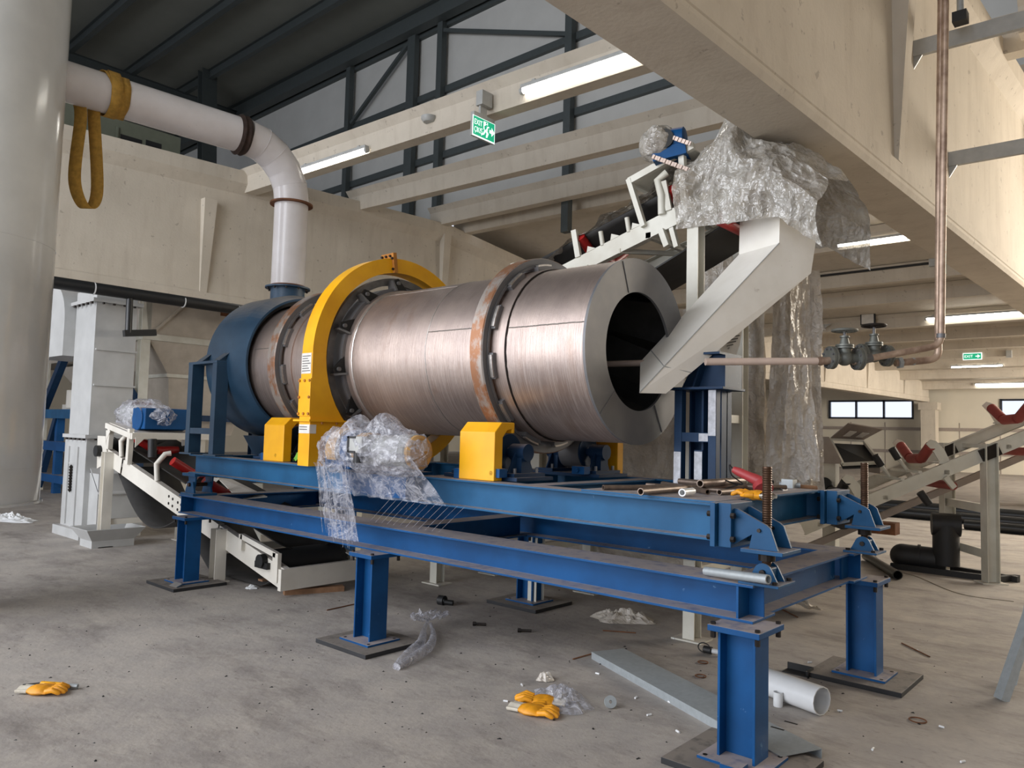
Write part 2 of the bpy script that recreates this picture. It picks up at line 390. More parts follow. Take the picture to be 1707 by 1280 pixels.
# ------------------------------------------------------------------ setting: floor, girders, roof, far wall, steel hall
o = struct('floor', MB().box((-60, -14, -.3), (26, 60, 0)), 'floor', org=(0, 0, 0))
ZB = 4.0                                            # underside of the precast girders
def ztop(y):                                        # pitched top of the girders (apex 9.9, columns 26 m apart)
    q = (y-9.9+13) % 26-13
    return 7.06-.11*abs(q)
def girder(x, y0, y1, dx, side, ribs, name, label):
    """double pitched precast girder running along y, drifting dx per metre; side = which faces carry ribs"""
    root = thing(name, label, 'girder', (x, (y0+y1)/2, 0)); root['kind'] = 'structure'
    ys = [y0]; y = y0
    for k in (-42.1, -16.1, 9.9, 35.9): 
        if y0 < k < y1: ys.append(k)
    ys.append(y1); ys.sort()
    for k in range(len(ys)-1):
        a, b = ys[k], ys[k+1]
        sec = [(-.24, 0), (.24, 0), (.27, .05), (.27, .22), (.10, .42)]
        def section(yy):
            zt_ = ztop(yy)-ZB; xx = x+dx*yy
            pts = [(-.24, 0), (.24, 0), (.265, .05), (.265, .085), (.255, .095), (.265, .105), (.265, .24), (.235, .27), (.235, zt_-.46), (.40, zt_-.26), (.40, zt_), (-.40, zt_), (-.40, zt_-.26), (-.235, zt_-.46), (-.235, .27), (-.265, .24), (-.265, .105), (-.255, .095), (-.265, .085), (-.265, .05)]
            return [Vector((xx+p, yy, ZB+q)) for p, q in pts]
        A, B = section(a), section(b); n = len(A)
        m = MB(); m.add(A+B, [tuple(range(n)), tuple(reversed(range(n, 2*n)))]+[(i, n+i, n+(i+1)%n, (i+1)%n) for i in range(n)])
        obj('girder_body', m, 'concrete', root)
    for yy in ribs:
        zt_ = ztop(yy); xx = x+dx*yy
        for s in (-1, 1):
            m = MB(); w0, w1 = .07, .13
            P = [(xx+s*.15, zt_-.24), (xx+s*.41, zt_-.24), (xx+s*.27, ZB+.24), (xx+s*.15, ZB+.24)]
            vs = []
            for t, (px, pz) in enumerate(P):
                w = w1 if t < 2 else w0
                vs += [Vector((px, yy-w, pz)), Vector((px, yy+w, pz))]
            m.add(vs, [(0,2,4,6),(7,5,3,1),(0,1,3,2),(2,3,5,4),(4,5,7,6),(6,7,1,0)])
            obj('rib', m, 'concrete', root)
    return root
girder(-13.2, -10, 22.4, .0, 1, [-3.1, 3.4, 9.9, 16.4], 'girder', 'pale precast girder across the hall behind the dark blue hood')
g2 = girder(-.70, -10, 22.4, .035, 1, [-3.1, 3.9, 10.4, 16.9], 'girder', 'big pale precast girder slanting across the top right corner')
girder(-12.9, 23.2, 45.0, .075, 1, [26.5, 31, 35.9, 41], 'girder', 'distant precast girder ending on a column above the far windows')
for (x, y, n) in ((-13.2, 22.8, 0), (.1, 22.8, 1), (-9.35, 45.4, 2)):
    m = MB().box((x-.38, y-.38, 0), (x+.38, y+.38, 4.0)); struct('trim_%d' % (n+1), m.box((x-.5, y-.45, 3.55), (x+.5, y+.45, 3.98)), 'concrete')

# precast purlins over the girders; the first three lie open to the taller steel hall
def purlin(y, x0, x1, dy, label, z=None, h=.46):
    z0 = (ztop(y)+.0) if z is None else z
    q = [(-.12, 0), (.12, 0), (.15, h*.72), (.26, h), (-.26, h), (-.15, h*.72)]
    m = MB().prof(q, (x0, y, z0), (x1, y+dy*(x1-x0), z0))
    o = obj('roof_purlin', m, 'concrete'); o['kind'] = 'structure'
    if label: o['label'] = label
    return o
purlin(4.28, -13.2, .2, .043, '', 6.45)
purlin(7.14, -13.2, .2, .06, '', 6.77)
purlin(9.75, -13.2, .2, .03, '', 7.0)
purlin(10.62, -13.2, .2, .03, '', 6.96, h=.40)
FARP = [(15.90, 6.40), (18.95, 6.06), (21.20, 5.86), (24.50, 5.55), (28.00, 5.48), (31.00, 5.42), (34.00, 5.36), (37.00, 5.21), (40.50, 4.97), (44.00, 4.65)]
for y, z in FARP: purlin(y, -13.2, 14, 0, '', z)
for y in (4.5, 7.5, 10.5): purlin(y, .2, 13, 0, '')
for y in (-6, -2.5, .8, 4.0, 7.2, 10.5): purlin(y, -40, -13.5, 0, '', 5.1)
prof_ = [(11.2, 7.38)]+[(y, z+.45) for y, z in FARP]+[(46.6, 4.95)]
for (ya, za), (yb, zb) in zip(prof_[:-1], prof_[1:]):
    m = MB().add([(-40, ya, za), (14, ya, za), (14, yb, zb), (-40, yb, zb), (-40, ya, za+.1), (14, ya, za+.1), (14, yb, zb+.1), (-40, yb, zb+.1)], [(0,1,2,3),(4,5,6,7),(0,1,5,4),(1,2,6,5),(2,3,7,6),(3,0,4,7)])
    o = obj('ceiling', m, 'roofpanel'); o['kind'] = 'structure'
struct('ceiling', MB().box((-41.8, -14, 5.55), (-13.5, 11, 5.72)), 'roofpanel')
m = MB().add([(.2, -14, 7.9), (14, -14, 7.9), (14, 11.3, 7.5), (.2, 11.3, 7.5), (.2, -14, 8), (14, -14, 8), (14, 11.3, 7.6), (.2, 11.3, 7.6)], [(0,1,2,3),(4,5,6,7),(0,1,5,4),(1,2,6,5),(2,3,7,6),(3,0,4,7)])
o = obj('ceiling', m, 'roofpanel'); o['kind'] = 'structure'

# tall steel hall seen through the open purlins: cladding wall at y = 10.35, posts, girts, braces, dark roof
root = thing('wall_back', 'grey clad wall of the taller steel hall behind the roof purlins', 'wall', (-14, 10.35, 7)); root['kind'] = 'structure'
m = MB().box((-40, 10.34, 7.35), (1, 10.44, 13.5)); obj('cladding', m, 'panel', root)
for x in (-17.75, -14.75, -13.55, -9.05, -4.55): 
    w = .16 if x == -14.75 else .10
    obj('steel_post', MB().box((x-w, 10.05, 6.3), (x+w, 10.22, 13.4)), 'darkgrey', root)
for z in (9.2, 11.05, 12.95): obj('girt', MB().box((-40, 10.22, z-.09), (1, 10.34, z+.09)), 'darkgrey', root)
obj('brace', MB().bar((-17.6, 10.14, 11.1), (-14.8, 10.14, 12.9), .1, .1), 'darkgrey', root)
obj('brace', MB().bar((-13.5, 10.14, 12.7), (-9.1, 10.14, 11.1), .1, .1), 'darkgrey', root)
obj('eave_beam', MB().ibeam((-40, 9.95, 13.2), (1, 9.95, 13.2), .55, .3), 'darkgrey', root)
root = thing('ceiling', 'dark steel roof high above with parallel purlins', 'roof', (-14, 2, 13.5)); root['kind'] = 'structure'
obj('roof_cladding', MB().box((-40, -14, 13.55), (1, 10.5, 13.65)), 'roofdark', root)
for y in (-3.6, -1.6, .4, 2.4, 4.3, 6.2, 8.0): obj('steel_purlin', MB().ibeam((-40, y, 13.38), (1, y, 13.38), .32, .16), 'darkgrey', root)
for x in (-24.5, -9.0): obj('rafter', MB().ibeam((x, -14, 13.0), (x, 10, 13.0), .5, .2), 'darkgrey', root)
o = obj('steel_column', MB().ibeam((-22.505, 8.000, 9.726), (-23.249, 8.000, 17.494), .34, .5, .02, .02, (1, 0, 0)), 'darkgrey'); o['kind'] = 'structure'
struct('wall_left', MB().box((-42, -14, 0), (-41.8, 52, 13.5)), 'wallpanel')
struct('wall_right', MB().box((.8, -14, 8.1), (1.0, 10.4, 13.6)), 'panel')
struct('wall_right', MB().box((14.0, -14, 0), (14.2, 47, 8.0)), 'wallpanel')

# far wall with ribbon windows
FY = 46.3
wall = thing('wall_far', 'cream clad end wall with dark framed ribbon windows', 'wall', (-10, FY, 0)); wall['kind'] = 'structure'
WX = [(-15.3, -10.45), (-5.95, -1.1)]; wz0, wz1 = 3.03, 4.2
xs = [-42, -15.3, -10.45, -5.95, -1.1, 26]
m = MB().box((-42, FY, 0), (26, FY+.2, wz0)).box((-42, FY, wz1), (26, FY+.2, 9))
for a, b in ((-42, -15.3), (-10.45, -5.95), (-1.1, 26)): m.box((a, FY, wz0), (b, FY+.2, wz1))
obj('wall_panels', m, 'wallpanel', wall)
for z in (2.45, 1.1): obj('rail', MB().box((-42, FY-.08, z-.09), (26, FY, z+.09)), 'grey', wall)
for x in range(-22, 10, 2): obj('panel_joint', MB().box((x-.02, FY-.02, .0), (x+.02, FY, wz0-.2)), 'grey', wall)
for i, (a, b) in enumerate(WX):
    wroot = thing('window_%d' % (i+1), ('dark framed three-pane ribbon window on the far wall', 'part of a ribbon window behind the red rollers at the right edge')[i], 'window', ((a+b)/2, FY, wz0)); wroot['kind'] = 'structure'
    m = MB(); t = .11
    m.box((a, FY-.06, wz0), (b, FY+.1, wz0+t)).box((a, FY-.06, wz1-t), (b, FY+.1, wz1))
    W3 = (b-a)/3
    for k in range(4): m.box((a+k*W3-t/2, FY-.06, wz0), (a+k*W3+t/2, FY+.1, wz1))
    obj('window_frame', m, 'window_frame', wroot)
    for k in range(3): obj('pane', MB().box((a+k*W3+t/2, FY+.02, wz0+t), (a+(k+1)*W3-t/2, FY+.03, wz1-t)), 'glass', wroot)

# ------------------------------------------------------------------ lower support frame
W, L, ZT, ZL = 1.84, 6.27, .8695, .6795
f = thing('support_frame', 'blue steel lower frame on six bolted I-section legs', 'frame', (-3.1, W/2, 0))
hc = (ZT+ZL)/2
for y, nm in ((.14, 0), (W-.14, 1)): obj('long_beam', MB().ibeam((-L, y, hc), (0, y, hc), .19, .28, .014, .012), 'blue', f, bevel=.002)
for x in (-.13, -2.9, -6.1): obj('cross_beam', MB().ibeam((x, .27, hc), (x, W-.27, hc), .188, .2, .012, .01), 'blue', f)
for x in (-.085, -6.22):
    for y0, y1 in ((.004, .134), (.146, .276), (W-.276, W-.146), (W-.134, W-.004)):
        obj('stiffener', MB().box((x-.006, y0, ZL+.014), (x+.006, y1, ZT-.014)), 'blue', f)
legs = [(-.0307, -.042), (-2.9703, -.042), (-5.9124, -.042), (-.0307, 1.880), (-3.0230, 1.880), (-5.9124, 1.880)]
for (x, y) in legs:
    lg = obj('leg', MB().ibeam((x, y, .044), (x, y, ZL-.03), .1955, .158, .014, .011, (1, 0, 0)), 'blue', f, bevel=.002)
    cy = y+.03 if y < 1 else y-.03
    obj('cap_plate', MB().box((x-.135, cy-.15, ZL-.03), (x+.135, cy+.15, ZL)), 'blue', f, bevel=.003)
    obj('base_plate', MB().box((x-.17, y-.15, .03), (x+.17, y+.15, .046)), 'blue', f, bevel=.002)
    big = abs(x+.03) < .1 and y < 1
    obj('pad_slab', MB().box((x-.30, y-.27, 0), (x+.30, y+.27, .032)), 'slab', f, bevel=.003)
    m = MB()
    for a in (-1, 1):
        for b in (-1, 1):
            m.tube([(x+a*.115, cy+b*.125, ZL-.065), (x+a*.115, cy+b*.125, ZL-.03)], .013, 6); m.tube([(x+a*.115, cy+b*.125, ZL), (x+a*.115, cy+b*.125, ZL+.012)], .013, 6)
            m.tube([(x+a*.14, y+b*.12, .046), (x+a*.14, y+b*.12, .048)], .012, 8)
    obj('bolts', m, 'bolt', f)
obj('angle_lug', MB().poly([(-5.82, -.20, .05), (-5.67, -.20, .05), (-5.67, -.30, .002), (-5.80, -.31, .002)], (0, 0, .012)), 'hood', f)
obj('angle_lug', MB().box((-.05, -.25, .046), (.05, -.16, .066)), 'blue', f)

# ------------------------------------------------------------------ upper (tilting) frame
zu = lambda x: 1.258-.0058*x
u = thing('machine_base_frame', 'worn blue upper frame carrying the drum, its end on two jacking screws', 'frame', (-3.1, W/2, 1.06))
H2 = .195
for y in (.11, W-.11): obj('long_beam', MB().ibeam((-6.15, y, zu(-6.15)-H2/2), (-.22, y, zu(-.22)-H2/2), H2, .16, .013, .012), 'blue_upper', u, bevel=.002)
for x in (-.35, -1.62, -2.55, -4.2, -5.0, -6.05): obj('cross_beam', MB().ibeam((x, .18, zu(x)-.10), (x, W-.18, zu(x)-.10), .19, .16, .012, .01), 'blue_upper', u)
obj('deck_plate', MB().add([(-1.10, .035, zu(-1.1)+.001), (-.225, .035, zu(-.225)+.001), (-.225, W-.25, zu(-.225)+.001), (-1.10, W-.25, zu(-1.1)+.001), (-1.10, .035, zu(-1.1)+.012), (-.225, .035, zu(-.225)+.012), (-.225, W-.25, zu(-.225)+.012), (-1.10, W-.25, zu(-1.1)+.012)], [(0,1,2,3),(4,5,6,7),(0,1,5,4),(1,2,6,5),(2,3,7,6),(3,0,4,7)]), 'blue_upper', u)
for s, yc in ((0, .12), (1, W-.12)):
    m = MB().box((-.218, yc-.16, 1.045), (-.19, yc+.16, zu(-.2)+.012)).box((-.186, yc-.13, 1.045), (-.115, yc+.13, zu(-.2)+.012))
    obj('end_plate', m, 'blue_bracket', u, bevel=.003)
    xr = .04
    br = MB()
    for sy in (-.085, .085):
        br.poly([(-.115, yc+sy-.009, 1.245), (-.10, yc+sy-.009, 1.245), (xr+.015, yc+sy-.009, 1.175), (xr+.035, yc+sy-.009, 1.16), (xr+.075, yc+sy-.009, 1.05), (xr-.075, yc+sy-.009, 1.05), (xr-.06, yc+sy-.009, 1.12), (-.115, yc+sy-.009, 1.06)], (0, .018, 0))
    b_ = obj('jack_bracket', br, 'blue_bracket', u, bevel=.002)
    obj('foot_plate', MB().box((xr-.11, yc-.12, 1.03), (xr+.11, yc+.12, 1.05)), 'blue_bracket', u, bevel=.003)
    prof = []
    z = .97
    while z < 1.46: prof += [(z, .022), (z+.006, .025)]; z += .012
    obj('jack_screw', MB().lathe([(.90, 0)]+prof+[(1.465, .022), (1.466, 0)], (xr-.02, yc, 0), 'z', 14), 'shaft', u, True)
    obj('jack_nut', MB().tube([(xr-.02, yc, .985), (xr-.02, yc, 1.03)], .042, 16), 'bolt', u)
    obj('jack_nut', MB().tube([(xr-.02, yc, 1.05), (xr-.02, yc, 1.085)], .042, 6), 'bolt', u)
    m = MB()
    for sy in (-.05, .038):
        m.poly([(xr-.02+q*math.sin(t), yc+sy, .925+.052*math.cos(t)) for q, t in [(.05, -1.25), (.05, -.8), (.05, -.4), (.05, 0), (.05, .4), (.05, .8), (.05, 1.25)]]+[(xr+.06, yc+sy, .878), (xr-.10, yc+sy, .878)], (0, .012, 0))
    obj('clevis', m, 'blue_bracket', u)
    obj('clevis_block', MB().box((xr-.06, yc-.036, .883), (xr+.02, yc+.036, .955)), 'blue_bracket', u, bevel=.006)
    obj('clevis_base', MB().box((xr-.125, yc-.11, ZT), (xr+.085, yc+.11, ZT+.014)), 'blue_bracket', u, bevel=.002)
    m = MB()
    for sx in (-.1, .06):
        for sy in (-.09, .09): m.tube([(xr+sx, yc+sy, ZT+.014), (xr+sx, yc+sy, ZT+.028)], .014, 6)
    m.tube([(xr-.02, yc-.065, .93), (xr-.02, yc+.065, .93)], .015, 12)
    for z in (1.09, 1.21):
        for sy in (-.13, .11): m.tube([(-.245, yc+sy, z), (-.218, yc+sy, z)], .016, 6); m.tube([(-.115, yc+sy, z), (-.095, yc+sy, z)], .016, 6)
    m.tube([(xr-.02, yc-.105, 1.145), (xr-.02, yc+.105, 1.145)], .010, 8)
    obj('bolts', m, 'bolt', u)
for yc in (.14, W-.14):                            # hinge supports under the left end
    m = MB().box((-6.26, yc-.13, ZT), (-5.98, yc+.13, ZT+.025)).box((-6.26, yc-.12, zu(-6.1)-H2-.03), (-5.98, yc+.12, zu(-6.1)-H2))
    for sy in (-.1, .082): m.poly([(-6.22, yc+sy, ZT+.025), (-6.02, yc+sy, ZT+.025), (-6.06, yc+sy, ZT+.14), (-6.18, yc+sy, ZT+.14)], (0, .018, 0)); m.poly([(-6.18, yc+sy+.02, ZT+.08), (-6.06, yc+sy+.02, ZT+.08), (-6.04, yc+sy+.02, zu(-6.1)-H2-.03), (-6.2, yc+sy+.02, zu(-6.1)-H2-.03)], (0, .016, 0))
    obj('hinge_support', m, 'blue_bracket', u)
    obj('hinge_pin', MB().cyl((-6.12, yc-.12, ZT+.11), (-6.12, yc+.12, ZT+.11), .02, 12), 'shaft', u)

# ------------------------------------------------------------------ rotary drum (axis along x, tilted half a degree)
YC, ZC, X0 = .92, 2.226, -3.6
d = thing('rotary_drum', 'long stainless steel rotary dryer drum with two riding rings', 'dryer', (X0, YC, ZC))
c0 = (0, YC, ZC); N_ = 96; R = .655
obj('drum_shell', MB().lathe([(-5.55, R), (-4.30, R), (-4.299, .672), (-3.76, .672), (-3.745, R), (-2.62, R), (-1.262, R)], c0, 'x', N_), 'steel', d, True, ang=30)
obj('drum_lining', MB().lathe([(-5.5, .60), (-5.5, .60), (-1.27, .60)], c0, 'x', 64).lathe([(-5.5, 0.0), (-5.5, .60)], c0, 'x', 64), 'lining', d, True)
obj('end_ring', MB().ring(-1.275, -1.255, .424, .664, c0, 'x', N_), 'endsteel', d, True, ang=30)
m = MB()
for a in (112, 224, 300, 20):
    t = math.radians(a); m.tube([(-1.252, YC-.43*math.cos(PI-t), ZC+.43*math.sin(t)), (-1.252, YC-.655*math.cos(PI-t), ZC+.655*math.sin(t))], .004, 6)
obj('end_ring_welds', m, 'endsteel', d)
for k in range(8):                                 # lifting flights, spiralling
    t0 = 2*PI*k/8
    def fl(uu, vv, t0=t0):
        t = t0+uu*1.1; r = .60-.13*vv; tt = t+.22*vv
        return Vector((-1.35-uu*1.6, YC+r*math.cos(tt), ZC+r*math.sin(tt)))
    obj('flight', MB().grid(fl, 24, 3), 'lining', d, True)
for xa, nm in ((-2.21, 'tyre'), (-4.93, 'tyre')):
    obj('tyre', MB().lathe([(xa, .70), (xa, .757), (xa+.008, .765), (xa+.118, .765), (xa+.126, .757), (xa+.126, .70)], c0, 'x', N_, closed=True), 'tyre', d, True, ang=25)
    obj('tyre_face', MB().ring(xa+.1255, xa+.128, .701, .757, c0, 'x', N_), 'endsteel', d, True, ang=25)
    obj('tyre_pad_band', MB().lathe([(xa-.08, R), (xa-.08, .668), (xa+.255, .668), (xa+.255, R)], c0, 'x', N_), 'steel', d, True, ang=30)
    obj('tyre_side_ring', MB().ring(xa+.12, xa+.136, .692, .712, c0, 'x', N_), 'endsteel', d, True, ang=25)
    for k in range(12):
        a0 = 2*PI*k/12+.06
        obj('tyre_pad', MB().ring(xa-.02, xa+.175, .666, .699, c0, 'x', 6, a0, a0+.27), 'endsteel', d)
        obj('pad_stop', MB().ring(xa+.142, xa+.172, .69, .712, c0, 'x', 5, a0+.02, a0+.25), 'weld', d)
obj('gear_ring', MB().ring(-3.97, -3.90, .735, .80, c0, 'x', N_), 'gear', d, True, ang=25)
obj('gear_band', MB().ring(-3.99, -3.82, .668, .70, c0, 'x', N_), 'endsteel', d, True, ang=25)
for k in range(12):                                # gear mounting brackets with bolts
    a = 2*PI*k/12+.14
    er = Vector((0, math.cos(a), math.sin(a))); et = Vector((0, -math.sin(a), math.cos(a))); ex = Vector((1, 0, 0)); C0 = Vector(c0)
    p = lambda x, r, t: C0+ex*x+er*r+et*t
    obj('gear_bracket', MB().poly([p(-3.84, .67, -.10), p(-3.84, .67, .05), p(-3.84, .775, .045), p(-3.84, .79, .0)], ex*.022), 'dark', d)
    m = MB().poly([p(-3.90, .675, .045), p(-3.78, .675, .045), p(-3.83, .775, .045), p(-3.90, .775, .045)], et*.018)
    m.tube([p(-3.82, .745, .01), p(-3.795, .745, .01)], .018, 8)
    obj('bracket_web', m, 'gear', d)
def ringtube(x, r, w=.005, n=120, jit=.003, a0=0, a1=2*PI):
    return MB().tube([(x+random.uniform(-jit, jit), YC+r*math.cos(a0+(a1-a0)*k/n), ZC+r*math.sin(a0+(a1-a0)*k/n)) for k in range(n+1)], w, 6)
obj('weld_seam', ringtube(-3.742, R+.001, .009), 'weld', d, True)
obj('weld_seam', ringtube(-2.80, R, .0045), 'weld', d, True)
obj('weld_seam', ringtube(-1.955, R+.0055, .007), 'bolt', d, True)
def longseam(x0, x1, ang, r=R):
    t = math.radians(ang); n = 40
    return MB().tube([(x0+(x1-x0)*k/n, YC+r*math.cos(t+random.uniform(-.003, .003)), ZC+r*math.sin(t+random.uniform(-.003, .003))) for k in range(n+1)], .0045, 6)
for x0, x1, a in ((-1.94, -1.27, 168), (-2.79, -2.29, 166), (-3.70, -2.82, 118), (-5.38, -5.0, 168)): obj('weld_seam', longseam(x0, x1, a), 'weld', d, True)
d.rotation_euler = (0, .0088, 0)

# ------------------------------------------------------------------ trunnion rollers and their yellow guards
def trunnion(xc, yc, label):
    t = thing('trunnion_roller', label, 'roller', (xc, yc, zu(xc)), 'trunnion rollers under the drum')
    z0 = zu(xc); zc = z0+.195
    obj('roller', MB().lathe([(xc-.10, 0), (xc-.10, .135), (xc+.10, .135), (xc+.10, .0)], (0, yc, zc), 'x', 40), 'endsteel', t, True, ang=30)
    obj('roller_disc', MB().lathe([(xc+.101, .0), (xc+.101, .13), (xc+.112, .13), (xc+.112, .10), (xc+.105, .08), (xc+.105, .0)], (0, yc, zc), 'x', 40).lathe([(xc-.101, .0), (xc-.101, .13), (xc-.112, .13), (xc-.112, .0)], (0, yc, zc), 'x', 40), 'stand', t, True, ang=30)
    obj('shaft', MB().cyl((xc-.26, yc, zc), (xc+.26, yc, zc), .035, 16), 'stand', t, True)
    for s in (-1, 1):
        bx = xc+s*.22
        h = obj('bearing_block', MB().cyl((bx-.07, yc, zc), (bx+.07, yc, zc), .062, 24).box((bx-.05, yc-.05, z0+.05), (bx+.05, yc+.05, zc)), 'stand', t, True, ang=35)
        m = MB().box((bx-.09, yc-.17, z0+.025), (bx+.09, yc+.17, z0+.05))
        for sy in (-1, 1): m.poly([(bx-.006, yc+sy*.04, z0+.05), (bx-.006, yc+sy*.14, z0+.05), (bx-.006, yc+sy*.05, zc+.02)], (.012, 0, 0))
        obj('bearing_foot', m, 'stand', t)
        m = MB()
        for sy in (-1, 1): m.tube([(bx+.05, yc+sy*.12, z0+.05), (bx+.05, yc+sy*.12, z0+.085)], .012, 6)
        obj('bolts', m, 'endsteel', t)
    obj('bed_plate', MB().box((xc-.36, yc-.20, z0+.001), (xc+.36, yc+.20, z0+.025)), 'stand', t)
    m = MB().box((xc+.16, yc-.29, z0+.025), (xc+.28, yc-.21, z0+.085)).tube([(xc+.22, yc-.31, z0+.055), (xc+.22, yc-.29, z0+.055)], .018, 6)
    obj('adjuster', m, 'blue', t)
    return t
t1 = trunnion(-2.147, .43, 'blue trunnion roller beside the front right yellow guard')
dup(t1, (0, .98, -.0), 'blue trunnion roller on the far side under the right riding ring')
dup(t1, (-2.72, 0, .0158), 'blue trunnion roller behind the front left yellow guard')
dup(t1, (-2.72, .98, .0158), 'blue trunnion roller hidden on the far side under the left riding ring')
def rguard(label):
    g = thing('roller_guard', label, 'guard', (-2.07, .13, zu(-2)), 'yellow roller guards')
    z0 = zu(-2.0)+.001
    P = [(.12, z0), (.12, z0+.335), (.19, z0+.405), (.325, z0+.405), (.325, z0+.33), (.30, z0+.33), (.30, z0+.36), (.25, z0+.35), (.205, z0+.30), (.205, z0)]
    obj('guard_box', MB().poly([(-2.24, y, z) for y, z in P], (.34, 0, 0)), 'yellow', g, bevel=.006)
    obj('guard_foot', MB().box((-2.30, .13, z0), (-2.245, .20, z0+.07)), 'blue', g)
    return g
gA = rguard('yellow roller guard at the right, near the wrapped motor')
dup(gA, (-2.62, 0, .0152), 'yellow roller guard at the left, beside the yellow gear arch')
gC = dup(gA, (0, 1.84, 0), 'yellow roller guard mostly hidden behind the drum'); gC.scale = (1, -1, 1); gC.location = (-2.07, 1.71, zu(-2))

# ------------------------------------------------------------------ yellow girth gear guard
g = thing('gear_guard', 'tall yellow ring shaped guard around the girth gear', 'guard', (-3.92, YC, zu(-3.9)))
xa, xb = -4.0, -3.845; zc = ZC+.0025
cg = (0, YC, zc)
obj('guard_arch', MB().ring(xa, xb, .845, .98, cg, 'x', N_), 'yellow', g, True, ang=25)
P = [(-.062, zu(-3.9)), (-.062, zc+.02), (.076, zc+.02)]
for k in range(9):
    a = PI+ .03+(1.02*k/8); P.append((YC+.846*math.cos(a), zc+.846*math.sin(a)))
P += [(.62, zu(-3.9))]
obj('guard_pedestal', MB().poly([(xa-.002, y, z) for y, z in P], (xb-xa+.006, 0, 0)), 'yellow', g, bevel=.003)
obj('joint_flange', MB().box((xa-.06, -.085, 1.655), (xb+.03, .36, 1.672)), 'yellow', g)
m = MB().box((xa-.012, -.072, 1.70), (xb+.004, -.06, 2.02)); obj('inspection_cover', m, 'yellow', g, bevel=.002)
m = MB()
for z in (1.72, 1.86, 2.0):
    for x in ((xa+.0, xa+.075, xb-.01) if z != 1.86 else (xa+.0, xb-.01)): m.tube([(x, -.082, z), (x, -.072, z)], .012, 8)
for y in (.05, .2, .32): m.tube([(xb+.015, y, 1.635), (xb+.015, y, 1.655)], .012, 6)
obj('bolts', m, 'yellow_worn', g)
a = math.radians(99); er = Vector((0, math.cos(a), math.sin(a))); et = Vector((0, -math.sin(a), math.cos(a))); C0 = Vector(cg)
m = MB(); p = lambda x, r, t: C0+Vector((x, 0, 0))+er*r+et*t
m.poly([p(xa, .98, -.012), p(xb+.002, .98, -.012), p(xb+.002, 1.03, -.012), p(xa, 1.03, -.012)], et*.024)
m.poly([p(xb+.002, .845, -.02), p(xb+.002, 1.03, -.02), p(xb+.03, 1.03, -.02), p(xb+.03, .845, -.02)], et*.04)
obj('arch_joint', m, 'yellow_worn', g)
m = MB()
for x in (xa+.02, xa+.075, xb-.02): m.tube([p(x, 1.005, .012), p(x, 1.005, .028)], .012, 8)
for r_ in (.88, .98): m.tube([p(xb+.016, r_, .02), p(xb+.016, r_, .034)], .012, 8)
obj('bolts', m, 'bolt', g)
st = obj('data_label', MB().box((xa+.004, -.0655, 2.06), (xb-.01, -.063, 2.235)), 'paper', g)
m = MB()
for k in range(7): m.box((xa+.015, -.0665, 2.08+k*.021), (xb-.02-.02*(k % 3), -.0656, 2.087+k*.021))
obj('label_print', m, 'ink', st)
st = obj('name_sticker', MB().box((xa+.002, -.0645, 1.555), (xb+.002, -.0625, 1.63)).box((xb+.0042, -.062, 1.555), (xb+.006, .0, 1.63)), 'paper', g)
m = MB()
for k in range(2): m.box((xa+.012, -.0655, 1.585+k*.02), (xb-.03, -.0646, 1.592+k*.02))
obj('label_print', m, 'ink', st)

# ------------------------------------------------------------------ dark blue exhaust hood with its support portals
h = thing('exhaust_hood', 'dark blue cylindrical exhaust hood closing the far left drum end', 'hood', (-5.9, YC, zu(-6)))
ch = (0, YC, 2.262)
obj('hood_shell', MB().lathe([(-6.12, 0), (-6.12, .775), (-5.58, .775), (-5.40, .722), (-5.40, .70), (-5.56, .752), (-6.08, .752), (-6.08, 0)], ch, 'x', N_), 'hood', h, True, ang=20)
obj('inner_seal', MB().ring(-5.50, -5.46, .66, .735, ch, 'x', 64), 'black', h, True, ang=30)
obj('outlet_collar', MB().tube([(-5.86, YC, 2.95), (-5.86, YC, 3.15)], .185, 40), 'hood', h, True)
obj('collar_flange', MB().tube([(-5.86, YC, 3.145), (-5.86, YC, 3.162)], .245, 40), 'hood', h, True)
m = MB()
for k in range(10): m.tube([(-5.86+.215*math.cos(k*.628), YC+.215*math.sin(k*.628), 3.125), (-5.86+.215*math.cos(k*.628), YC+.215*math.sin(k*.628), 3.145)], .012, 6)
obj('bolts', m, 'bolt', h)
for y0, y1 in ((.05, .17), (1.67, 1.79)):
    for xl in (-6.24, -5.72):
        m = MB().box((xl-.045, y0-.01, zu(-6)+.016), (xl+.045, y0+.0, 2.235)).box((xl+.033, y0, zu(-6)+.016), (xl+.045, y1, 2.235)).box((xl-.045, y0, zu(-6)+.016), (xl-.033, y1, 2.235))
        obj('post', m, 'hood', h, bevel=.002)
        obj('post_foot', MB().box((xl-.12, y0-.03, zu(-6)+.0), (xl+.14, y1+.04, zu(-6)+.016)), 'hood', h)
    obj('top_rail', MB().box((-6.285, y0-.012, 2.235), (-5.675, y1+.02, 2.262)), 'hood', h, bevel=.002)
    obj('cross_rail', MB().box((-6.195, y0-.006, 1.51), (-5.765, y0+.05, 1.57)), 'hood', h)
    for xl in (-6.08, -5.70):
        q = 1 if y0 < 1 else -1; yy = y0+.02 if q > 0 else y1
        m = MB().poly([(xl, yy, 2.262), (xl, yy+q*.20, 2.262), (xl, yy+q*.15, 2.42)], (.012, 0, 0)).poly([(xl+.012, yy, 2.262), (xl+.10, yy+q*.15, 2.42), (xl+.0, yy+q*.15, 2.42), (xl-.12, yy, 2.262)], (0, q*.012, 0))
        obj('gusset', m, 'hood', h)
m = MB().poly([(-5.60, .60, 1.50), (-5.60, 1.24, 1.50), (-5.60, 1.10, 1.28), (-5.60, .74, 1.28)], (-.5, 0, 0)); obj('drain_box', m, 'hood', h)

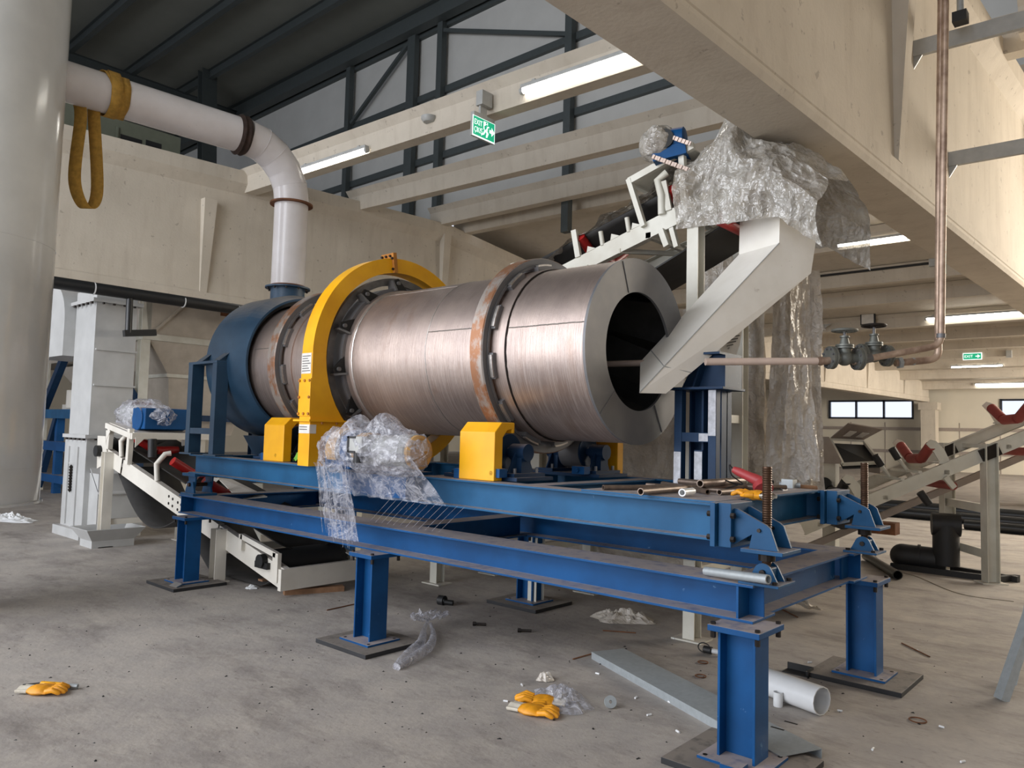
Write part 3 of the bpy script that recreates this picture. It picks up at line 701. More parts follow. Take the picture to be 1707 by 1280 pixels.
# ------------------------------------------------------------------ white duct, elbow and silo
du = thing('exhaust_duct', 'white round duct rising from the blue hood and bending to the silo', 'duct', (-5.86, YC, 3.16))
r_ = .185
obj('riser', MB().tube([(-5.86, YC, 3.163), (-5.86, YC, 4.10)], r_, 40), 'duct', du, True)
obj('riser_flange', MB().tube([(-5.86, YC, 4.10), (-5.86, YC, 4.118)], .235, 40), 'rust', du, True)
path = []; segs = 5
for k in range(segs+1):
    a = (PI/2)*k/segs; path.append((-5.86-.02*k/segs, YC-.58*(1-math.cos(a)), 4.14+.58*math.sin(a)))
obj('elbow', MB().tube([(-5.86, YC, 4.118)]+path, r_*1.02, 40), 'duct', du, True, ang=10)
for k in range(1, segs):
    c = Vector(path[k]); t = (Vector(path[k+1])-Vector(path[k-1])).normalized()
    obj('elbow_seam', MB().tube([c-t*.002, c+t*.002], r_*1.02+.0035, 40), 'duct', du, True)
e1 = Vector(path[-1]); e2 = Vector((-6.08, -2.0, 4.74))
obj('burnt_joint', MB().tube([e1+(e2-e1)*k*.012 for k in range(5)], [r_+.012, r_+.03, r_+.018, r_+.032, r_+.010], 40), 'scorch', du, True)
obj('horizontal_run', MB().tube([e1+(e2-e1)*.03, e2], r_, 40), 'duct', du, True)
obj('riser_burn', MB().tube([(-5.86, YC, 3.163), (-5.86, YC, 3.185)], r_+.003, 40), 'rust', du, True)
s0 = Vector((-6.1, -2.08, 0))
si = thing('silo', 'glossy pale grey vertical cylinder filling the left edge', 'silo', s0)
obj('silo_shell', MB().lathe([(.91, 0), (.91, .70), (7.4, .70), (7.4, 0)], s0, 'z', 72), 'silo', si, True, ang=30)
obj('base_flange', MB().ring(.90, .92, .3, .722, s0, 'z', 72), 'silo', si, True, ang=30)
for z in (3.10, 1.2): obj('weld_seam', MB().ring(z, z+.006, .698, .703, s0, 'z', 72), 'silo', si, True)
obj('pedestal', MB().lathe([(0, .26), (.02, .26), (.02, .2), (.91, .2)], s0, 'z', 32), 'silo', si, True, ang=30)

# yellow lifting sling over the duct
sl = thing('lifting_sling', 'yellow webbing sling looped over the white duct', 'sling', (-6.03, -1.0, 4.55))
def dpt(s): return e1+(e2-e1)*s
def band(s0_, s1_, ro, w, n=40, skew=.12, a0=0, a1=2*PI):
    t = (e2-e1).normalized(); sd = t.cross(Vector((0, 0, 1))).normalized(); upv = sd.cross(t)
    def f(i, j):
        a = a0+(a1-a0)*i; c = dpt(s0_+(s1_-s0_)*i)
        return c+(sd*math.cos(a)+upv*math.sin(a))*(ro+.004*math.sin(7*a))+t*((j-.5)*w+skew*math.sin(a)*.3)
    m = MB().grid(f, n, 2); return m
for (sa, sb, ro) in ((.50, .58, .192), (.60, .54, .204), (.545, .60, .216)): obj('wrap', band(sa, sb, ro, .10), 'strap', sl, True)
lo = []
A = Vector((-6.23, -1.28, 4.74)); B = Vector((-6.23, -1.1, 4.74))
c1 = Vector((-6.060, -1.227, 4.429)); c2 = Vector((-6.060, -1.245, 3.850)); c3 = Vector((-6.060, -1.133, 3.609)); c4 = Vector((-6.060, -1.043, 3.788)); c5 = Vector((-6.060, -1.110, 4.498))
def spl(P, n=10):
    out = []
    for i in range(len(P)-1):
        p0, p1, p2, p3 = P[max(i-1, 0)], P[i], P[i+1], P[min(i+2, len(P)-1)]
        for k in range(n):
            t = k/n; out.append(.5*((2*p1)+(p2-p0)*t+(2*p0-5*p1+4*p2-p3)*t*t+(3*p1-p0-3*p2+p3)*t**3))
    return out+[P[-1]]
pts = spl([c1+Vector((.0, -.02, .15)), c1, c2, c3, c4, c5, c5+Vector((0, .0, .12))], 10)
def strapf(i, j):
    k = i*(len(pts)-1); k0 = min(int(k), len(pts)-2); p = pts[k0].lerp(pts[k0+1], k-k0)
    wdir = Vector((.75, .65, 0)); return p+wdir*((j-.5)*.12)
m = MB().grid(strapf, 60, 1); obj('hanging_loop', m, 'strap', sl, True)
for ch in sl.children:
    sm = ch.modifiers.new('thickness', 'SOLIDIFY'); sm.thickness = .006
# ------------------------------------------------------------------ drive gearmotor wrapped in stretch film
mo = thing('drive_motor', 'blue gear motor wrapped in clear stretch film in front of the gear guard', 'motor', (-2.95, -.12, 1.25))
my, mz = -.15, 1.45
obj('motor_body', MB().lathe([(-3.02, 0), (-3.02, .115), (-2.55, .115), (-2.52, .125), (-2.40, .125), (-2.385, .11)], (0, my, mz), 'x', 32), 'lampbody', mo, True, ang=30)
obj('fan_cover', MB().lathe([(-2.385, .122), (-2.36, .12), (-2.345, .10), (-2.34, 0)], (0, my, mz), 'x', 32), 'card', mo, True, ang=30)
obj('gearbox', MB().box((-3.34, my-.10, mz-.15), (-3.02, my+.14, mz+.10)).lathe([(-3.10, .0), (-3.10, .15), (-3.02, .15), (-3.02, 0)], (0, my, mz), 'x', 24), 'blue', mo, bevel=.012)
obj('cardboard_wrap', MB().ring(-3.26, -3.14, .10, .165, (0, my+.01, mz-.01), 'x', 24, -.4, 3.6), 'card', mo, True)
obj('cardboard_wrap', MB().ring(-2.98, -2.86, .116, .128, (0, my, mz), 'x', 24, -.4, 3.6), 'card', mo, True)
obj('terminal_box', MB().box((-2.93, my-.19, mz-.02), (-2.77, my-.10, mz+.10)), 'lampbody', mo, bevel=.008)
obj('cover_frame', MB().box((-2.935, my-.195, mz-.02), (-2.915, my-.19, mz+.10)).box((-2.935, my-.195, mz+.085), (-2.84, my-.19, mz+.10)).box((-2.935, my-.195, mz-.02), (-2.84, my-.19, mz-.005)), 'black', mo)
obj('cable_gland', MB().cyl((-2.84, my-.16, mz-.09), (-2.84, my-.16, mz-.02), .035, 12), 'black', mo)
obj('motor_bracket', MB().box((-3.36, -.06, zu(-3)-.17), (-2.6, .03, zu(-3)-.01)).box((-3.36, -.06, zu(-3)), (-2.6, .2, zu(-3)+.02)), 'blue', mo)
def wrapf(i, j):
    x = -3.42+1.14*i; a = 2*PI*j
    e = .155+.035*math.exp(-((i-.42)/.18)**2)*max(0, math.sin(a))+.03*math.exp(-((i-.08)/.15)**2)
    e *= (1-abs(2*i-1)**9*.9)
    n = fb((x*7, math.cos(a)*1.3, math.sin(a)*1.3), 1.0)*.02+rg_((x*6, math.cos(a)*1.2, math.sin(a)*1.2), 2)*.022+rg_((x*16, math.cos(a)*3, math.sin(a)*3), 5)*.013-.02
    pk = .11*math.exp(-((x+2.72)/.12)**2)*max(0, math.sin(a))**6+.08*math.exp(-((x+3.06)/.07)**2)*max(0, math.sin(a))**6
    r = e+n+pk
    return Vector((x+.02*fb((x*5, a, 0), 1, 9), my-.01+r*math.cos(a)*1.12, mz-.01+r*math.sin(a)*1.02))
obj('stretch_film', MB().grid(wrapf, 90, 70), 'film', mo, True, ang=25)
def drape(x0a, x1a, x0b, x1b, za, zb_, ya, yb, seed, amp=.02, n1=40, n2=36):
    def f(i, j):
        x = (x0a+(x1a-x0a)*i)*(1-j)+(x0b+(x1b-x0b)*i)*j
        fold = math.sin(i*38+seed+j*1.2)*amp*.5+fb((i*9+seed, j*.9, 0), 1)*amp*1.3+fb((i*30+seed, j*1.6, 0), 1)*amp*.8
        return Vector((x+fold*.4, ya+(yb-ya)*j**.7+fold, za+(zb_-za)*j+.01*fb((i*12, j*4, seed), 1)))
    return MB().grid(f, n1, n2)
obj('film_skirt', drape(-3.36, -2.34, -3.22, -2.18, 1.44, 1.09, -.30, -.06, 1.0, .018), 'film', mo, True, ang=25)
obj('hanging_film', drape(-3.40, -3.05, -3.36, -2.98, 1.34, .76, -.30, -.16, 4.0, .016, 36, 30), 'film_thin', mo, True, ang=25)
m = MB()
for k in range(26):                                # gathered film strands
    xa_ = -3.38+.38*random.random(); xb_ = xa_+random.uniform(-.06, .04)
    m.tube([(xa_, -.29, 1.36), ((xa_+xb_)/2, -.245, 1.05), (xb_, -.19, random.uniform(.70, .95))], .0016, 4)
for k in range(12):
    xa_ = -3.05+.07*k; m.tube([(xa_+.28, -.05, 1.10), (xa_, -.02, .90)], .0013, 4)
o = obj('film_strands', m, 'film', mo); o['kind'] = 'stuff'

# ------------------------------------------------------------------ blue burner stand at the open end
s = thing('burner_stand', 'dark blue steel stand with H frame front beside the open drum end', 'stand', (-.93, 1.35, zu(-.9)+.012))
z0 = zu(-.9)+.012; zt = 1.945
for xl, nm in ((-1.095, 0), (-.828, 1)): obj('front_post', MB().box((xl-.03, 1.19, z0), (xl+.03, 1.255, zt)), 'stand', s, bevel=.003)
obj('cross_bar', MB().box((-1.065, 1.195, 1.575), (-.858, 1.25, 1.64)), 'stand', s)
obj('back_column', MB().box((-1.095, 1.42, z0), (-.83, 1.435, zt)).box((-1.095, 1.36, z0), (-1.08, 1.50, zt)).box((-.845, 1.34, z0), (-.83, 1.50, zt)).box((-.965, 1.30, z0), (-.95, 1.42, zt)), 'stand', s)
obj('bare_patch', MB().box((-.857, 1.187, 1.62), (-.80, 1.19, 1.94)).box((-1.124, 1.187, z0), (-1.068, 1.19, 1.5)).box((-.93, 1.192, 1.58), (-.86, 1.195, 1.635)).box((-.998, 1.257, z0), (-.937, 1.26, z0+.23)), 'primer', s)
obj('short_strip', MB().box((-1.0, 1.26, z0), (-.935, 1.27, z0+.24)), 'stand', s)
obj('top_plate', MB().box((-1.17, 1.16, zt), (-.735, 1.52, zt+.018)), 'stand', s, bevel=.003)
m = MB().box((-1.0, 1.33, zt+.018), (-.82, 1.35, 2.20)).box((-.82, 1.33, zt+.018), (-.80, 1.60, 2.20))
m.poly([(-1.13, 1.30, zt+.018), (-1.01, 1.30, zt+.018), (-.97, 1.30, 2.20), (-1.0, 1.30, 2.20)], (0, .05, 0)).poly([(-1.02, 1.25, zt+.018), (-1.005, 1.25, zt+.018), (-.94, 1.25, 2.16), (-.955, 1.25, 2.16)], (0, .1, 0))
obj('head_bracket', m, 'stand', s)
obj('head_plate', MB().box((-1.02, 1.24, 2.20), (-.80, 1.60, 2.216)), 'stand', s)

# ------------------------------------------------------------------ gas line: lance, valves, copper risers
ln = thing('gas_lance', 'pale straight pipe running from the drum mouth to the valves', 'pipe', (-0.865, 1.192, 2.140))
obj('lance_tube', MB().tube([(-1.767, 1.196, 2.160), (-1.222, 1.144, 2.145)], .024, 20), 'paintedpipe', ln, True)
a_, b_ = Vector((-0.855, 1.136, 2.135)), Vector((-0.306, 1.752, 2.170))
obj('feed_tube', MB().tube([a_, b_], .026, 20), 'paintedpipe', ln, True)
obj('tube_union', MB().tube([b_, Vector((-0.242, 1.834, 2.178))], .028, 16).tube([Vector((-0.296, 1.773, 2.172)), Vector((-0.283, 1.785, 2.173))], .033, 16), 'copper', ln, True)
RGT = Vector((rt.x, rt.y, 0)).normalized(); FWD = Vector((fwd.x, fwd.y, 0)).normalized(); UPZ = Vector((0, 0, 1))
def globe_valve(px_, label, wheelmat, hand, rot, body='valve'):
    """gate valve on a horizontal axis ax, stem vertical"""
    c = Vector(px_); ax = (RGT*math.cos(rot)+FWD*math.sin(rot)).normalized()
    v_ = thing('gate_valve', label, 'valve', c)
    obj('valve_body', MB().sphere(c, (.058, .058, .055), 16, 10).tube([c-ax*.09, c-ax*.05, c, c+ax*.05, c+ax*.09], [.036, .036, .046, .036, .036], 20).tube([c, c+UPZ*.075], .042, 16), body, v_, True)
    for sgn in (-1, 1):
        fp = obj('flange', MB().tube([c+ax*sgn*.088, c+ax*sgn*.104], .082, 28).tube([c+ax*sgn*.107, c+ax*sgn*.123], .082, 28), body, v_, True)
        m = MB(); n1 = ax.cross(UPZ)
        for k in range(8):
            q = c+ax*sgn*.076+n1*(.066*math.cos(k*PI/4+.3))+UPZ*(.066*math.sin(k*PI/4+.3)); m.tube([q, q+ax*sgn*.06], .009, 6)
        obj('bolts', m, 'endsteel', v_)
    obj('bonnet', MB().tube([c+UPZ*.07, c+UPZ*.082], .062, 20).tube([c+UPZ*.086, c+UPZ*.098], .062, 20).tube([c+UPZ*.098, c+UPZ*.15, c+UPZ*.16], [.036, .024, .02], 16).tube([c+UPZ*.15, c+UPZ*.16], .034, 12), body, v_, True)
    obj('stem', MB().tube([c+UPZ*.16, c+UPZ*hand], .010, 10), 'endsteel', v_, True)
    w = MB(); cw = c+UPZ*hand; wa, wb = ax, ax.cross(UPZ); n = 28
    w.tube([cw+wa*.082*math.cos(2*PI*k/n)+wb*.082*math.sin(2*PI*k/n) for k in range(n+1)], .0095, 8)
    for k in range(5): w.tube([cw, cw+wa*.08*math.cos(2*PI*k/5)+wb*.08*math.sin(2*PI*k/5)], .008, 6)
    w.tube([cw-UPZ*.012, cw+UPZ*.012], .018, 10)
    obj('hand_wheel', w, wheelmat, v_, True)
    return v_
v1 = globe_valve((-0.171, 1.922, 2.200), 'left gate valve with pale grey hand wheel on the copper line', 'valve', .20, .15)
v2 = globe_valve((-0.106, 2.389, 2.263), 'right gate valve with black hand wheel behind the copper pipe', 'bolt', .225, .15)
def elbowpath(p, q, r_, k=6):
    """points rounding the corner p[-1]"""
    A, C_, B = [Vector(x) for x in (p, q, r_)]; out = []
    for i in range(k+1):
        t = i/k; out.append(A*(1-t)**2+C_*2*t*(1-t)+B*t**2)
    return out
cp = thing('gas_pipe', 'brown copper riser from the pale hand wheel valve up past the girder', 'pipe', (0.290, 2.402, 2.297))
obj('pipe_run', MB().tube([(-0.130, 1.974, 2.177), (-0.041, 2.089, 2.210), (0.241, 2.359, 2.291)]+elbowpath((0.281, 2.393, 2.304), (0.330, 2.435, 2.316), (0.338, 2.437, 2.386))+[(0.374, 2.372, 3.515), (0.437, 2.264, 5.425)], .024, 20), 'copper', cp, True)
obj('pipe_union', MB().tube([(-0.074, 2.048, 2.199), (-0.041, 2.089, 2.210)], .031, 16).tube([(0.336, 2.436, 2.373), (0.338, 2.435, 2.403)], .03, 16), 'endsteel', cp, True)
cp2 = thing('gas_pipe', 'second copper riser turning up from the black hand wheel valve', 'pipe', (0.169, 2.674, 2.240))
obj('pipe_run', MB().tube([(0.006, 2.519, 2.210), (0.168, 2.674, 2.235)]+elbowpath((0.196, 2.698, 2.240), (0.255, 2.749, 2.252), (0.253, 2.741, 2.324))+[(0.289, 2.663, 3.611), (0.352, 2.547, 5.619)], .027, 20), 'copper', cp2, True)
obj('pipe_union', MB().tube([(0.023, 2.534, 2.211), (0.044, 2.552, 2.214)], .045, 6).tube([(0.100, 2.614, 2.225), (0.113, 2.626, 2.227)], .030, 16), 'galv', cp2, True)

# ------------------------------------------------------------------ inclined feed conveyor behind the drum
cv = thing('feed_conveyor', 'white inclined belt conveyor rising behind the drum to the chute', 'conveyor', (-2, 2.35, 0))
YF, YB = 1.9, 2.72; SL = .289
zs = lambda x: 3.50+SL*(x+1.43)                    # centre line of the stringers
d0, d1 = -4.6, -.80
nrm = Vector((-SL, 0, 1)).normalized()
for y in (YF, YB): obj('stringer', MB().channel((d0, y, zs(d0)), (d1, y, zs(d1)), .15, .07, .008, 1 if y == YB else -1), 'white2', cv)
for x in (-4.2, -3.4, -2.6, -1.8, -1.0): obj('tie_bar', MB().bar((x, YF, zs(x)-.05), (x, YB, zs(x)-.05), .05, .05), 'white2', cv)
for x in (-2.45, -2.1): obj('tie_bar', MB().bar((x, YF, zs(x)-.06), (x+.3, YB, zs(x+.3)-.06), .04, .04), 'white2', cv)
def beltf(i, j):
    x = d0+(d1-d0)*i; y = YF+.06+(YB-YF-.12)*j
    return Vector((x, y, zs(x)+.16+.13*abs(2*j-1)**1.5))
b = obj('belt', MB().grid(beltf, 20, 12), 'belt', cv, True); sm = b.modifiers.new('t', 'SOLIDIFY'); sm.thickness = .014
b = obj('return_belt', MB().grid(lambda i, j: Vector((d0+(d1-d0)*i, YF+.1+(YB-YF-.2)*j, zs(d0+(d1-d0)*i)-.16-.22*math.sin(PI*i))), 16, 2), 'belt', cv); sm = b.modifiers.new('t', 'SOLIDIFY'); sm.thickness = .014
for x in (-4.1, -3.3, -2.55, -1.60):
    z = zs(x)+.075
    obj('idler_bracket', MB().bar((x, YF+.01, z), (x-.05, YF+.0, z+.26), .05, .05).bar((x, YB-.01, z), (x-.05, YB, z+.26), .05, .05).bar((x, YF, z+.01), (x, YB, z+.01), .06, .02), 'white2', cv)
    r = MB()
    for ya, za, yb_, zb2 in ((YF+.03, .23, YF+.25, .09), (YF+.27, .09, YB-.27, .09), (YB-.25, .09, YB-.03, .23)):
        r.tube([(x, ya, z+za-.03), (x, yb_, z+zb2-.03)], .045, 16)
    obj('idler_roller', r, 'red', cv, True)
for x in (-2.28, -2.0): obj('guide_post', MB().tube([(x, YF+.01, zs(x)+.07), (x-.02, YF, zs(x)+.20)], .022, 10), 'white2', cv, True)
for x in (-2.40, -2.14, -1.92): obj('notch_plate', MB().poly([(x-.05, YF-.004, zs(x-.05)+.075), (x+.05, YF-.004, zs(x+.05)+.075), (x-.04, YF-.004, zs(x)+.12)], (0, .008, 0)), 'white2', cv)
for x in (-1.66, -1.20): obj('return_hanger', MB().bar((x, YF-.01, zs(x)-.07), (x+.06, YF-.01, zs(x)-.22), .06, .05).bar((x+.10, YF-.01, zs(x)-.07), (x+.15, YF-.01, zs(x)-.24), .05, .04), 'white2', cv)
obj('return_roller', MB().tube([(-1.13, YF-.02, zs(-1.13)-.22), (-1.13, YB, zs(-1.13)-.22)], .05, 16), 'red', cv, True)
obj('guard_frame', MB().bar((-1.99, YF-.02, 3.85), (-1.36, YF-.02, 4.03), .04, .06).bar((-1.99, YF-.02, 3.87), (-1.83, YF-.02, 3.42), .05, .045, (1, 0, 0)).bar((-1.47, YF-.02, 4.0), (-1.44, YF-.02, 3.55), .05, .05, (1, 0, 0)).bar((-1.99, YF, 3.85), (-1.99, YB, 3.85), .05, .05).bar((-1.99, YB, 3.85), (-1.36, YB, 4.03), .04, .05), 'white2', cv)
obj('guard_roof', MB().poly([(-1.97, YF+.02, 3.84), (-1.97, YB, 3.84), (-1.38, YB, 4.01), (-1.38, YF+.02, 4.01)], (0, 0, .008)), 'white2', cv)
obj('curved_bracket', MB().tube([(-1.66, YF-.01, 3.50), (-1.66, YF-.02, 3.66), (-1.70, YF-.02, 3.80), (-1.62, YF, 3.86)], .035, 10), 'white2', cv, True)
for xp in (-1.335, -2.95, -4.3):
    for yp in (1.885, 2.74):
        zt_ = zs(xp)+(-.0)
        obj('leg', MB().ibeam((xp, yp, .012), (xp, yp, zt_), .12, .10, .01, .008, (0, 1, 0)), 'white2', cv)
        obj('foot_plate', MB().box((xp-.13, yp-.10, 0), (xp+.13, yp+.10, .012)), 'white2', cv)
    obj('leg_tie', MB().box((xp-.03, 1.885, 1.74), (xp+.03, 2.74, 1.81)).box((xp-.03, 1.885, .5), (xp+.03, 2.74, .57)), 'white2', cv)
obj('head_pulley', MB().cyl((-.86, YF+.05, zs(-.86)-.01), (-.86, YB-.05, zs(-.86)-.01), .13, 32), 'black', cv, True)

mt = thing('belt_drive_motor', 'blue belt drive motor partly bagged in film on top of the conveyor', 'motor', (-1.7, 2.0, 4.02))
mc = Vector((-1.637, 1.880, 4.108)); ax = Vector((.80, .25, .03)).normalized()
obj('motor_body', MB().tube([mc-ax*.12, mc-ax*.11, mc+ax*.17, mc+ax*.18], [.10, .115, .115, .10], 28), 'blue', mt, True)
obj('motor_mount', MB().bar(mc-ax*.08-Vector((0, 0, .13)), mc+ax*.2-Vector((0, 0, .10)), .22, .10), 'blue', mt)
def bagf(i, j):
    t = PI*i; a = 2*PI*j; r = .16+.02*fb((math.sin(t)*3, math.cos(a)*3, math.sin(a)*3+i*5), 1.3)+.012*fb((i*14, math.cos(a)*5, math.sin(a)*5), 1)
    return mc-ax*.05+ax*(-.17*math.cos(t))+Vector((ax.y, -ax.x, 0))*r*1.0*math.sin(t)*math.cos(a)+Vector((0, 0, 1))*r*math.sin(t)*math.sin(a)
obj('film_bag', MB().grid(bagf, 36, 40), 'cover', mt, True, ang=25)
m = MB()
for pa, pb in (((-1.570, 1.803, 4.140), (-1.348, 1.809, 4.017)), ((-1.665, 1.734, 3.960), (-1.353, 1.823, 3.795))):
    pa, pb = Vector(pa), Vector(pb); n = 14
    for k in range(n):
        q0 = pa.lerp(pb, k/n); q1 = pa.lerp(pb, (k+.8)/n); m.bar(q0, q1, .016 if k % 2 else .03, .034)
obj('drive_chain', m, 'paintedpipe', mt)
obj('sprocket', MB().tube([mc+Vector((.05, -.10, 0)), mc+Vector((.055, -.115, 0))], .085, 20), 'dark', mt)

# grey plastic sheet over the conveyor head
pc = thing('plastic_cover', 'crumpled grey plastic sheet tied over the conveyor head', 'sheet', (-.9, 2.3, 3.3))
def coverg(i, j):
    """section runs from the front bottom edge over the top to the rear bottom edge"""
    x = -1.47+1.20*i
    top = 4.06-.10*math.exp(-((i-.05)/.1)**2)-.42*max(0, i-.30)-.62*max(0, i-.70); bot = 3.34-.05*i-.9*max(0, i-.72)
    P = [(1.80, bot-.02), (1.77, bot+.30), (1.80, top-.22), (1.98, top-.03), (2.3, top+.03), (2.66, top-.04), (2.84, top-.25), (2.84, bot)]
    t = j*(len(P)-1); k = min(int(t), len(P)-2); q = t-k; q = q*q*(3-2*q)*.5+q*.5
    y = P[k][0]*(1-q)+P[k+1][0]*q; z = P[k][1]*(1-q)+P[k+1][1]*q
    n1 = fb((x*3.0, y*3, z*3), 1)*.05+rg_((x*4, y*4, z*2.5), 3)*.045+rg_((x*9, y*9, z*5), 7)*.024+rg_((x*19, y*19, z*13), 11)*.012
    pk = .30*math.exp(-((x+1.10)/.10)**2)*math.exp(-((j-.40)/.14)**2)
    dx = .06*fb((z*3, y*3, i*2), 1, 2)+.3*math.exp(-((x+1.10)/.2)**2)*0
    nx = Vector((0, y-2.3, (z-3.6)*.6)); nx.normalize()
    return Vector((x+dx+pk*.25, y, z+pk))+nx*n1
obj('sheet_body', MB().grid(coverg, 110, 130), 'cover', pc, True, ang=22)
# long film strip trailing down the belt
def trailf(i, j):
    x = -2.95+1.52*i; y = YF-.04+.5*j
    z = zs(x)+.33+.16*math.sin(PI*i)*(.4+j)+.05*fb((x*5, j*5, 0), 1)+.03*fb((x*14, j*9, 0), 1)-.1*(1-i)
    if i > .75: z += .22*(i-.75)*4
    return Vector((x, y+.05*fb((x*6, j, 4), 1)+.25*(1-j)*0+.06, z))
obj('trailing_strip', MB().grid(trailf, 60, 12), 'cover', pc, True, ang=22)

# ------------------------------------------------------------------ feed chute
ct = thing('feed_chute', 'pale rectangular steel chute sloping down into the drum mouth', 'chute', (-.9, 1.5, 2.0))
A0, B0, C0 = Vector((-1.391, 1.147, 2.158)), Vector((-1.146, .75, 1.901)), Vector((-1.06, .954, 1.905))
A1, B1, C1 = Vector((-1.056, 2.091, 3.109)), Vector((-.651, 1.92, 3.109)), Vector((-.50, 2.17, 2.90))
D0, D1 = A0+C0-B0, A1+C1-B1
o = obj('chute_body', MB().add([A0, B0, C0, D0, A1, B1, C1, D1], [(0,1,5,4),(1,2,6,5),(2,3,7,6),(3,0,4,7),(4,5,6,7)]), 'chute', ct)
o.modifiers.new('t', 'SOLIDIFY').thickness = .006
up_ = Vector((0, .02, .42))
obj('chute_throat', MB().add([A1, B1, C1, D1, A1+up_*.66, B1+up_*.66, C1+up_+Vector((.02, .05, -.1)), D1+up_], [(0,1,5,4),(1,2,6,5),(2,3,7,6),(3,0,4,7),(4,5,6,7)]), 'chute', ct)
a_, b_, c_ = A0.lerp(A1, .10), B0.lerp(B1, .16), C0.lerp(C1, .16)
obj('fold_seam', MB().tube([a_, b_], .004, 6).tube([b_, c_], .004, 6), 'lampbody', ct)
obj('edge_seam', MB().tube([B0, B1], .004, 6), 'lampbody', ct)
# hanging dirty plastic sheets around the conveyor trestle
def hang(name, label, x0, y0, x1, y1, zt_, zb_, seed, mat='sheet', amp=.09, flare=.15, n1=60, n2=60):
    a = Vector((x0, y0, 0)); b2 = Vector((x1, y1, 0)); nn = (b2-a).cross(Vector((0, 0, 1))).normalized()
    def f(i, j):
        p = a.lerp(b2, .5+(i-.5)*(1-flare*(1-j)))
        ww = (b2-a).length; u_ = i*ww; v_ = j*(zt_-zb_); w = math.sin(u_*9+seed+v_)*amp*.35+fb((u_*3+seed, v_*.8, seed), 1)*amp*1.2+rg_((u_*5+seed, v_*2.2, seed), 1)*amp*.5+rg_((u_*11+seed, v_*8, seed), 4)*amp*.22+rg_((u_*24+seed, v_*20, seed), 8)*amp*.08
        return p+nn*w+Vector((0, 0, zt_+(zb_-zt_)*j+.03*fb((i*6, seed, 0), 1)))
    return tag(obj(name, MB().grid(f, n1, n2), mat, None, True, ang=22), label, 'sheet')
hang('plastic_sheet', 'tall dirty plastic sheet hanging right of the chute behind the valves', -1.05, 2.55, -.62, 2.85, 3.05, .95, 2.0, amp=.10, flare=.3)
hang('plastic_sheet', 'narrow crumpled plastic strip at the right edge of the hanging sheet', -.84, 2.42, -.62, 2.62, 3.02, 1.28, 8.0, amp=.09, flare=.35)
hang('plastic_sheet', 'brownish plastic sheet hanging beneath the belt behind the drum', -4.4, 3.05, -1.15, 3.05, 2.85, .55, 5.0, amp=.10, flare=.05, n1=110)
hang('plastic_sheet', 'pale plastic sheet between the trestle post and the chute', -1.85, 2.95, -1.18, 2.95, 3.35, .9, 12.0, amp=.08, flare=.05)
def skirt(i, j):
    x = -4.5+3.6*i; y = 2.75+.9*j; z = .55*(1-j)**2+.02+abs(fb((x*3, j*4, 0), 1))*.10+abs(fb((x*9, j*10, 4), 1))*.04
    return Vector((x, y, z))
tag(obj('plastic_sheet', MB().grid(skirt, 90, 24), 'sheet', None, True, ang=22), 'plastic sheet bunched on the floor behind the blue legs', 'sheet')
nt = obj('notice_paper', MB().poly([(-1.080, 1.781, 2.423), (-0.930, 1.906, 2.513), (-0.955, 1.899, 2.338), (-0.982, 1.883, 2.243), (-1.060, 1.814, 2.250)], Vector((.4, -.6, 0))*.006), 'paper')
tag(nt, 'white printed notice hanging behind the blue stand', 'paper'); ORG[nt.name] = Vector(nt.location)
m = MB()
na, nb = Vector((-1.040, 1.792, 2.388)), Vector((-0.945, 1.875, 2.410))
for k in range(5): m.bar(na+Vector((.01*k, 0, -.022*k)), nb+Vector((-.015*k-.02*(k == 4), 0, -.022*k)), .004, .009)
obj('notice_print', m, 'ink', nt)

# ------------------------------------------------------------------ loose things on the upper frame
zd = lambda x: zu(x)+.013
def rod(name, label, p, q, r_, mat='steelpipe', inner=.75, group=None, cat='pipe'):
    return tag(obj(name, MB().tube([p, q], r_, 14, True, r_*inner), mat, None, True), label, cat, group)
tb = zd(-.7)
rod('steel_pipe', 'thin rusty steel pipe on the frame deck, its open end farthest left', (-.985, .10, tb+.016), (-.35, 1.30, tb+.016), .016)
rod('steel_pipe', 'rusty steel pipe on the deck, second open end from the left', (-.90, .33, tb+.016), (-.42, 1.2, tb+.016), .015)
rod('steel_pipe', 'pale steel pipe on the deck nearest the front edge', (-0.633, -0.047, 1.297), (-0.638, 0.526, 1.297), .021)
rod('steel_pipe', 'grey steel pipe lying on top of the pile with large open end', (-0.585, 0.555, 1.325), (-0.583, 1.169, 1.325), .024)
rod('steel_pipe', 'brown steel pipe ending left of the glove beside the near jack screw', (-0.452, 0.395, 1.290), (-0.998, 0.822, 1.290), .016)
rod('steel_pipe', 'brown steel pipe ending right next to the glove cuff', (-0.395, 0.426, 1.291), (-0.381, 0.668, 1.291), .017)
rod('steel_pipe', 'short dark pipe stub between the white fitting and the glove', (-0.897, 0.553, 1.290), (-0.685, 0.732, 1.290), .015)
rod('steel_pipe', 'long rusty pipe lying farthest back on the deck', (-1.04, 1.12, tb+.02), (-.40, 1.02, tb+.02), .02)
rod('steel_pipe', 'short rusty pipe under the pile beside the stand foot', (-1.0, .62, tb+.014), (-.42, .60, tb+.014), .013)
rod('pipe_offcut', 'bare steel pipe offcut lying on the near lower corner of the frame', Vector((-0.298, 0.075, 0.894)), Vector((0.094, -0.035, 0.920)), .0235, 'galv')
ft = thing('pipe_fitting', 'white plastic T fitting on the deck in front of the pipes', 'fitting', (-.52, .29, tb))
ca, cb = Vector((-0.453, 0.093, 1.299)), Vector((-0.466, 0.234, 1.299))
obj('tee', MB().tube([ca, cb], .022, 16, True, .015).tube([(ca+cb)/2, (ca+cb)/2+Vector((.0, .05, .0))], .022, 16), 'pvc', ft, True)
